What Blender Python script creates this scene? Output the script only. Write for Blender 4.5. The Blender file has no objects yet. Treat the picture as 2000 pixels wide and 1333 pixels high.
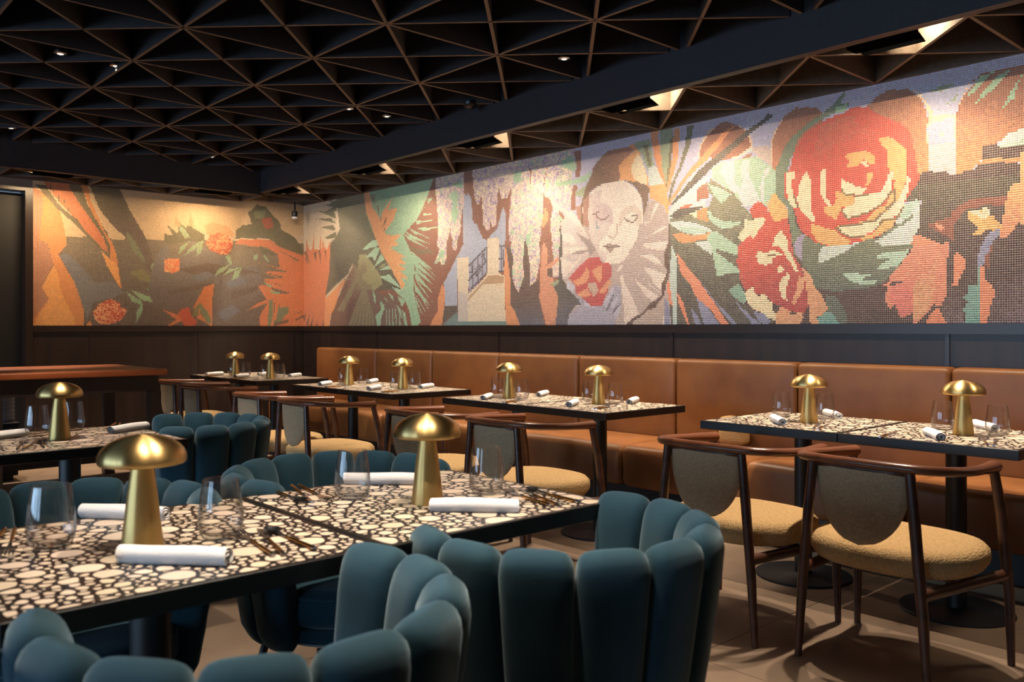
import bpy, math, random
import numpy as np
from mathutils import Vector, Matrix
random.seed(7)
PI = math.pi
scene = bpy.context.scene
C = scene.collection

# ---------------------------------------------------------------- camera, world, big lights, exposure
cam_d = bpy.data.cameras.new('camera'); cam = bpy.data.objects.new('camera', cam_d); C.objects.link(cam)
cam.location = (8.960, -4.899, 1.2)
cam.rotation_euler = (PI/2, 0, PI/2 - .7367)
cam_d.sensor_width = 36.0
cam_d.lens = 36.0*1688.3/2000.0
cam_d.shift_y = -24.7/2000.0
cam_d.clip_start = .05
cam_d.dof.use_dof = True
cam_d.dof.focus_distance = 4.2
cam_d.dof.aperture_fstop = 4.5
scene.camera = cam

world = bpy.data.worlds.new('world'); scene.world = world; world.use_nodes = True
world.node_tree.nodes['Background'].inputs[0].default_value = (.55, .75, 1.0, 1)
world.node_tree.nodes['Background'].inputs[1].default_value = .3

DAY = 120.0           # daylight through each window of the front wall (W)
WASH = 26.0           # each wall washer
SPOT = 190.0          # each ceiling downlight
LAMP = 8.0           # each table lamp
def area(name, loc, direction, sx, sy, watts, col, spread=None):
    d = bpy.data.lights.new(name, 'AREA'); d.shape = 'RECTANGLE'; d.size = sx; d.size_y = sy
    d.energy = watts; d.color = col
    if spread: d.spread = spread
    o = bpy.data.objects.new(name, d); C.objects.link(o); o.location = loc
    o.rotation_euler = Vector(direction).to_track_quat('-Z', 'Y').to_euler()
    return o
WINDOWS = [(.6, 2.5), (3.1, 5.0), (5.6, 7.5), (8.1, 10.0)]
for k, (a, b) in enumerate(WINDOWS):
    area('window_daylight', ((a+b)/2, -12.96, 1.45), (0, 1, -.03), b-a-.1, 2.1, DAY, (.46, .71, 1.0))

vs = scene.view_settings
scene.display_settings.display_device = 'sRGB'
vs.view_transform = 'Standard'; vs.look = 'None'; vs.exposure = 0.0; vs.gamma = 1.0; vs.use_curve_mapping = False
scene.cycles.sample_clamp_indirect = 4.0
scene.cycles.transparent_max_bounces = 24
scene.cycles.max_bounces = 10; scene.cycles.transmission_bounces = 14

# ---------------------------------------------------------------- helpers
def lin(c):
    c = c/255.0
    return c/12.92 if c <= .04045 else ((c+.055)/1.055)**2.4
def srgb(r, g, b): return (lin(r), lin(g), lin(b), 1)

class MB:
    def __init__(s): s.v = []; s.f = []; s.col = []
    def add(s, vs_, fs, col=None):
        n = len(s.v); s.v += [tuple(p) for p in vs_]
        for f in fs: s.f.append(tuple(i+n for i in f)); s.col.append(col)
    def box(s, x0, x1, y0, y1, z0, z1, col=None):
        s.add([(x0,y0,z0),(x1,y0,z0),(x1,y1,z0),(x0,y1,z0),(x0,y0,z1),(x1,y0,z1),(x1,y1,z1),(x0,y1,z1)],
              [(0,3,2,1),(4,5,6,7),(0,1,5,4),(1,2,6,5),(2,3,7,6),(3,0,4,7)], col)
    def rbox(s, cx, cy, cz, hx, hy, hz, r, seg=3, sag=None):
        def ax(h):
            a = [r*(1-math.cos(PI/2*k/seg)) for k in range(seg+1)]
            a = [-h+t for t in a]
            n = max(1, int((2*h-2*r)/.12))
            mid = [(-h+r)+(2*h-2*r)*k/n for k in range(1, n)]
            return a + mid + [-t for t in reversed(a)]
        H = (hx, hy, hz); A = [ax(h) for h in H]; idx = {}
        vs_ = []; fs = []
        def vert(p):
            key = tuple(round(t, 5) for t in p)
            if key in idx: return idx[key]
            q = [max(-(H[i]-r), min(H[i]-r, p[i])) for i in range(3)]
            d = [p[i]-q[i] for i in range(3)]; L = math.sqrt(sum(t*t for t in d))
            m = p if L < 1e-9 else [q[i]+d[i]/L*r for i in range(3)]
            m = (m[0]+cx, m[1]+cy, m[2]+cz)
            if sag: m = sag(m)
            idx[key] = len(vs_); vs_.append(m); return idx[key]
        for d in range(3):
            u, w = (d+1) % 3, (d+2) % 3
            for sgn in (-1, 1):
                for i in range(len(A[u])-1):
                    for j in range(len(A[w])-1):
                        q = []
                        for (ii, jj) in ((i,j),(i+1,j),(i+1,j+1),(i,j+1)):
                            p = [0,0,0]; p[d] = sgn*H[d]; p[u] = A[u][ii]; p[w] = A[w][jj]; q.append(vert(p))
                        fs.append(q if sgn > 0 else q[::-1])
        s.add(vs_, fs)
    def lathe(s, prof, n=32, c=(0,0,0), close=False):
        vs_ = []; fs = []; m = len(prof)
        for (r, z) in prof:
            for k in range(n):
                a = 2*PI*k/n; vs_.append((c[0]+r*math.cos(a), c[1]+r*math.sin(a), c[2]+z))
        for i in range(m-1 if not close else m):
            i2 = (i+1) % m
            for k in range(n):
                k2 = (k+1) % n; fs.append((i*n+k, i*n+k2, i2*n+k2, i2*n+k))
        if not close:
            if prof[0][0] > 1e-6: fs.append(tuple(reversed(range(n))))
            if prof[-1][0] > 1e-6: fs.append(tuple((m-1)*n+k for k in range(n)))
        s.add(vs_, fs)
    def tube(s, path, rad, n=10, cap=True, flat=None, up=(0,0,1)):
        P = [Vector(p) for p in path]; m = len(P); vs_ = []; fs = []
        for i in range(m):
            t = (P[min(i+1,m-1)]-P[max(i-1,0)]).normalized()
            u = Vector(up)
            if abs(t.dot(u)) > .95: u = Vector((0,1,0)) if abs(t.y) < .9 else Vector((1,0,0))
            a = t.cross(u).normalized(); b = a.cross(t).normalized()
            ra = rad[i] if isinstance(rad, (list, tuple)) else rad
            rb = ra if flat is None else ra*(flat[i] if isinstance(flat, (list,tuple)) else flat)
            for k in range(n):
                w = 2*PI*k/n; vs_.append(tuple(P[i]+a*ra*math.cos(w)+b*rb*math.sin(w)))
        for i in range(m-1):
            for k in range(n):
                k2 = (k+1) % n; fs.append((i*n+k, i*n+k2, (i+1)*n+k2, (i+1)*n+k))
        if cap: fs.append(tuple(reversed(range(n)))); fs.append(tuple((m-1)*n+k for k in range(n)))
        s.add(vs_, fs)
    def prism(s, poly, z0, z1, ax=None):
        n = len(poly); f = ax or (lambda x, y, z: (x, y, z))
        vs_ = [f(x, y, z0) for x, y in poly]+[f(x, y, z1) for x, y in poly]
        fs = [tuple(reversed(range(n))), tuple(range(n, 2*n))]
        for k in range(n): k2 = (k+1) % n; fs.append((k, k2, n+k2, n+k))
        s.add(vs_, fs)
    def mesh(s, name, mat, smooth=False, angle=None):
        me = bpy.data.meshes.new(name); me.from_pydata(s.v, [], s.f); me.update()
        if mat: me.materials.append(mat)
        if smooth:
            me.polygons.foreach_set('use_smooth', [True]*len(me.polygons))
            if angle: me.set_sharp_from_angle(angle=math.radians(angle))
        if any(c is not None for c in s.col):
            at = me.color_attributes.new('piece_colour', 'FLOAT_COLOR', 'CORNER'); arr = []
            for p, c in zip(me.polygons, s.col): arr += list(c)*p.loop_total
            at.data.foreach_set('color', arr)
        return me
    def build(s, name, mat, parent=None, smooth=False, angle=None, loc=None):
        return link(name, s.mesh(name, mat, smooth, angle), parent, loc)
def link(name, me, parent=None, loc=None, rotz=0):
    o = bpy.data.objects.new(name, me); C.objects.link(o)
    if parent is not None: o.parent = parent
    if loc is not None: o.location = loc
    if rotz: o.rotation_euler.z = rotz
    return o
def thing(name, label, cat, loc=(0,0,0), rotz=0, group=None):
    o = bpy.data.objects.new(name, None); C.objects.link(o); o.empty_display_size = .1
    o.location = loc; o.rotation_euler = (0,0,rotz)
    return tag(o, label, cat, group)
def tag(o, label, cat, group=None):
    o['label'] = label; o['category'] = cat
    if group: o['group'] = group
    return o
def struct(o): o['kind'] = 'structure'; return o
def kids(o): return KIDS.get(o.name, [])
KIDS = {}
def dup(root, loc, rotz=0, label=None, group=None):
    def cp(o, par):
        c = o.copy(); C.objects.link(c)
        if par is not None: c.parent = par
        for ch in list(o.children): cp(ch, c)
        return c
    r = cp(root, None); r.location = loc; r.rotation_euler = (0,0,rotz)
    if label: r['label'] = label
    if group: r['group'] = group
    return r
class Maker:
    """builds the first of a kind, then copies it"""
    def __init__(s, fn): s.fn = fn; s.first = None
    def __call__(s, loc, rotz, label, group):
        if s.first is None:
            s.first = s.fn(); r = s.first; r.location = loc; r.rotation_euler = (0,0,rotz); r['label'] = label
            if group: r['group'] = group
            return r
        return dup(s.first, loc, rotz, label, group)

# ---------------------------------------------------------------- materials
def mat(name, col, rough=.5, metal=0.0, spec=.5, noise=None, bump=None, sheen=None, coat=None, aniso=None):
    m = bpy.data.materials.new(name); m.use_nodes = True; nt = m.node_tree; b = nt.nodes['Principled BSDF']
    b.inputs['Base Color'].default_value = col; b.inputs['Roughness'].default_value = rough
    b.inputs['Metallic'].default_value = metal; b.inputs['Specular IOR Level'].default_value = spec
    tc = nt.nodes.new('ShaderNodeTexCoord')
    def noise_tex(scale, detail=4, stretch=None):
        mp = nt.nodes.new('ShaderNodeMapping'); nt.links.new(tc.outputs['Object'], mp.inputs[0])
        if stretch: mp.inputs['Scale'].default_value = stretch
        n = nt.nodes.new('ShaderNodeTexNoise'); n.inputs['Scale'].default_value = scale; n.inputs['Detail'].default_value = detail
        nt.links.new(mp.outputs[0], n.inputs['Vector']); return n
    if noise:   # (scale, second colour, stretch)
        n = noise_tex(noise[0], 5, noise[2] if len(noise) > 2 else None)
        r = nt.nodes.new('ShaderNodeValToRGB'); r.color_ramp.elements[0].position = .35; r.color_ramp.elements[1].position = .68
        r.color_ramp.elements[0].color = col; r.color_ramp.elements[1].color = noise[1]
        nt.links.new(n.outputs['Fac'], r.inputs[0]); nt.links.new(r.outputs[0], b.inputs['Base Color'])
    if bump:    # (scale, strength, stretch)
        n = noise_tex(bump[0], 3, bump[2] if len(bump) > 2 else None)
        bp = nt.nodes.new('ShaderNodeBump'); bp.inputs['Strength'].default_value = bump[1]; bp.inputs['Distance'].default_value = .01
        nt.links.new(n.outputs['Fac'], bp.inputs['Height']); nt.links.new(bp.outputs[0], b.inputs['Normal'])
    if sheen: b.inputs['Sheen Weight'].default_value = sheen[0]; b.inputs['Sheen Roughness'].default_value = sheen[1]; b.inputs['Sheen Tint'].default_value = sheen[2]
    if coat: b.inputs['Coat Weight'].default_value = coat; b.inputs['Coat Roughness'].default_value = .1
    if aniso:
        b.inputs['Anisotropic'].default_value = aniso; b.inputs['Anisotropic Rotation'].default_value = .25
        tg = nt.nodes.new('ShaderNodeTangent'); tg.direction_type = 'RADIAL'; tg.axis = 'Z'
        nt.links.new(tg.outputs[0], b.inputs['Tangent'])
    return m
def attr_mat(name, rough, spec=.5, var=None):
    m = mat(name, (1,1,1,1), rough, spec=spec); nt = m.node_tree
    a = nt.nodes.new('ShaderNodeAttribute'); a.attribute_name = 'piece_colour'
    nt.links.new(a.outputs['Color'], nt.nodes['Principled BSDF'].inputs['Base Color']); return m
def glass_mat(name):
    m = bpy.data.materials.new(name); m.use_nodes = True; nt = m.node_tree; nt.nodes.clear()
    out = nt.nodes.new('ShaderNodeOutputMaterial'); mx = nt.nodes.new('ShaderNodeMixShader'); lw = nt.nodes.new('ShaderNodeLayerWeight')
    pw = nt.nodes.new('ShaderNodeMath'); pw.operation = 'POWER'; pw.inputs[1].default_value = 2.2
    ad = nt.nodes.new('ShaderNodeMath'); ad.operation = 'MULTIPLY_ADD'; ad.inputs[1].default_value = .92; ad.inputs[2].default_value = .05
    tr = nt.nodes.new('ShaderNodeBsdfTransparent'); gl = nt.nodes.new('ShaderNodeBsdfGlossy'); gs = nt.nodes.new('ShaderNodeBsdfGlass'); m2 = nt.nodes.new('ShaderNodeMixShader')
    tr.inputs[0].default_value = (.985,.985,.985,1); gl.inputs['Roughness'].default_value = .02; lw.inputs['Blend'].default_value = .5
    gs.inputs['IOR'].default_value = 1.35; gs.inputs['Roughness'].default_value = 0; m2.inputs[0].default_value = .5
    nt.links.new(lw.outputs['Facing'], pw.inputs[0]); nt.links.new(pw.outputs[0], ad.inputs[0]); nt.links.new(ad.outputs[0], mx.inputs[0])
    nt.links.new(gl.outputs[0], m2.inputs[1]); nt.links.new(gs.outputs[0], m2.inputs[2])
    nt.links.new(tr.outputs[0], mx.inputs[1]); nt.links.new(m2.outputs[0], mx.inputs[2])
    nt.links.new(mx.outputs[0], out.inputs[0]); return m

M = dict(
 tile = attr_mat('glazed_mosaic', .30, .5),
 grout = mat('grout', srgb(192,170,150), .9, noise=(40, srgb(176,154,134))),
 chip = attr_mat('terrazzo_chip', .28, .45),
 matrix = mat('terrazzo_matrix', srgb(27,24,25), .3, noise=(60, srgb(38,33,32))),
 edge = mat('black_table_edge', srgb(20,18,18), .34, spec=.5),
 iron = mat('black_iron', srgb(22,22,25), .42, spec=.5),
 ceil = mat('ceiling_black', srgb(12,11,12), .9),
 blade = mat('lattice_blade', srgb(46,43,44), .75, spec=.25, noise=(30, srgb(40,37,38))),  # shade inside the ceiling cells is put into this darker colour
 blade_strip = mat('lattice_blade_brown', srgb(92,80,70), .75, spec=.25, noise=(30, srgb(80,70,60))),  # same blades, with the washers' light put into the colour
 blade_edge = mat('lattice_blade_edge', srgb(112,94,78), .75, spec=.25),  # blade undersides, with light bounced off the floor painted in
 beam = mat('beam_dark', srgb(46,44,48), .6, spec=.35, noise=(50, srgb(40,38,42))),
 wain = mat('wainscot_stain', srgb(34,24,21), .42, spec=.5, noise=(14, srgb(46,32,26), (1,1,.08)), bump=(60,.03,(1,1,.05))),
 ledge = mat('ledge_stain', srgb(38,27,23), .35),
 door = mat('door_black', srgb(14,11,10), .6),
 leather = mat('tan_leather', srgb(138,88,46), .46, noise=(5, srgb(122,74,38)), bump=(7,.25)),
 walnut = mat('walnut', srgb(66,38,26), .36, spec=.5, noise=(22, srgb(92,54,36), (.25,.25,1)), bump=(60,.05)),
 rail = mat('rail_walnut', srgb(104,58,36), .28, spec=.5, noise=(18, srgb(128,74,46), (1,.2,.2))),
 seat = mat('tan_weave', srgb(200,164,114), .9, spec=.15, noise=(120, srgb(176,142,96)), bump=(160,.5,(1,.3,1))),
 velvet = mat('teal_velvet', srgb(28,58,72), .8, spec=.15, noise=(9, srgb(36,68,80)), sheen=(.4,.5,(.6,.78,.85,1))),
 brass = mat('brushed_brass', srgb(206,172,112), .36, metal=1.0, aniso=.8),
 brass_stem = mat('satin_brass', srgb(214,178,112), .42, metal=.78, aniso=.6),
 glow = mat('lamp_underside', srgb(235,215,170), .6),
 steel = mat('polished_steel', srgb(215,215,218), .2, metal=1.0),
 gold = mat('gold_handle', srgb(212,160,84), .22, metal=1.0),
 napkin = mat('napkin_linen', srgb(232,228,226), .9, spec=.1, bump=(220,.15)),
 glass = glass_mat('clear_glass'),
 counter = mat('counter_top', srgb(156,80,38), .42, spec=.5, noise=(12, srgb(124,60,28), (1,.12,1))),
 darkwood = mat('dark_wood', srgb(30,21,18), .4, noise=(16, srgb(40,28,24), (1,1,.1))),
 drum = mat('grey_ribbed', srgb(128,140,158), .45, spec=.4),
 white = mat('white_plastic', srgb(225,225,225), .4),
 shield = mat('matt_black', srgb(6,6,6), 1.0, spec=0.0),
 pad = mat('grey_beige_weave', srgb(182,158,126), .9, spec=.15, noise=(120, srgb(160,138,108)), bump=(160,.5,(1,.3,1))),  # seat fabric again, greyed so its unlit look is in the colour
 blackp = mat('black_plastic', srgb(14,14,16), .35),
 ring = mat('downlight_ring', srgb(225,222,215), .25, metal=1.0),
 plaster = mat('plaster', srgb(120,108,96), .9),
 floor_ = mat('floor_porcelain', srgb(140,118,98), .42, spec=.4, noise=(6, srgb(128,106,88)), bump=(90,.05)),
 joint = mat('floor_joint', srgb(150,130,110), .9),
 skirting = mat('skirting', srgb(150,122,92), .6),  # colour imitates a lit strip of floor at the bench foot
 frame = mat('window_frame', srgb(30,28,28), .5),
 cable = mat('pink_cable', srgb(190,110,100), .5),
)
def emit(name, col, s):
    m = bpy.data.materials.new(name); m.use_nodes = True; nt = m.node_tree; nt.nodes.clear()
    o = nt.nodes.new('ShaderNodeOutputMaterial'); e = nt.nodes.new('ShaderNodeEmission'); e.inputs[0].default_value = col; e.inputs[1].default_value = s
    nt.links.new(e.outputs[0], o.inputs[0]); return m
M['lens'] = emit('downlight_lens', (1,.92,.82,1), 1.1)

# ---------------------------------------------------------------- mural painter: which colour each mosaic tile has
PAL = dict(amber=(214,132,66), amberlight=(232,158,80), apricot=(226,150,100), apricot2=(236,168,108), apricot3=(240,176,108), archbrown=(158,98,76), archbrown2=(208,140,90), archbrown3=(190,122,92), bark=(104,74,60), bluegrey=(140,156,160), bluel=(96,104,116), brick=(138,84,66), charcoal=(70,70,66), coral=(236,142,108), coralL=(232,112,66), coralpink=(228,140,114), cream=(244,224,184), creampeach=(236,204,170), creamwhite=(206,200,194), darkgreen=(104,116,96), darkgreen2=(84,100,92), deepgreen=(74,80,54), deepolive=(78,76,52), dustyrose=(172,112,84), face=(238,222,208), faceline=(190,168,158), faceshade=(216,198,192), faceshade2=(220,200,184), faceshade3=(206,186,184), greenl=(108,122,88), hair=(116,84,66), hair2=(172,116,92), handblue=(164,162,180), handlight=(190,188,204), ink=(66,62,76), lash=(140,116,106), lav=(182,180,206), lilac=(160,152,178), lip=(160,138,128), lipdark=(120,100,94), mauve=(134,98,88), mauve2=(112,94,104), mint=(158,196,160), mint2=(168,200,174), mintl=(136,168,128), mintlight=(170,206,172), mintshade=(128,166,134), moss=(158,154,108), moss2=(140,130,98), mossl=(120,116,72), olive=(104,106,80), olive2=(112,104,76), olivebrown=(122,100,70), olivedk=(108,100,82), olivel=(84,82,58), oliveleaf=(122,124,100), orange=(230,150,98), orangel=(214,118,64), pale=(206,216,208), pale2=(212,214,208), palegreen=(190,206,198), palemint=(176,206,186), peach=(220,152,114), peach2=(226,164,124), peachdim=(204,150,108), peachl=(232,164,110), peachorange=(242,168,112), periblue=(132,138,170), pinkcoral=(222,122,112), pinkgrey=(196,170,156), plum=(66,50,54), plumbrown=(122,96,84), plumdk=(84,68,62), plumgreen=(70,68,58), railbg=(164,166,188), redbrown=(132,70,58), redl=(198,74,46), redl2=(158,66,46), redorange=(222,102,72), roseb=(166,122,106), rosebrown=(196,96,78), rosedeep=(178,66,70), rosep=(188,70,74), rosered=(208,72,58), rosew=(206,184,176), ruff=(206,190,186), ruffdark=(150,134,132), rufflight=(232,214,202), ruffshade=(184,166,160), ruffshade2=(186,166,156), sage=(148,164,132), salmon=(214,146,114), sand=(206,186,158), sandl=(206,176,136), skylight=(176,182,208), skyslot=(172,180,200), slate=(80,80,68), slate2=(92,80,74), slateblue=(92,94,112), slatel=(106,106,106), stem=(104,126,104), stone=(230,212,184), stone2=(208,196,186), tan=(186,150,114), taupe=(118,94,78), teal2=(112,162,154), tealgrey=(116,142,138), tealmint=(130,172,152), terra=(206,118,78), terral=(204,112,68), umber=(88,66,60))
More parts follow.
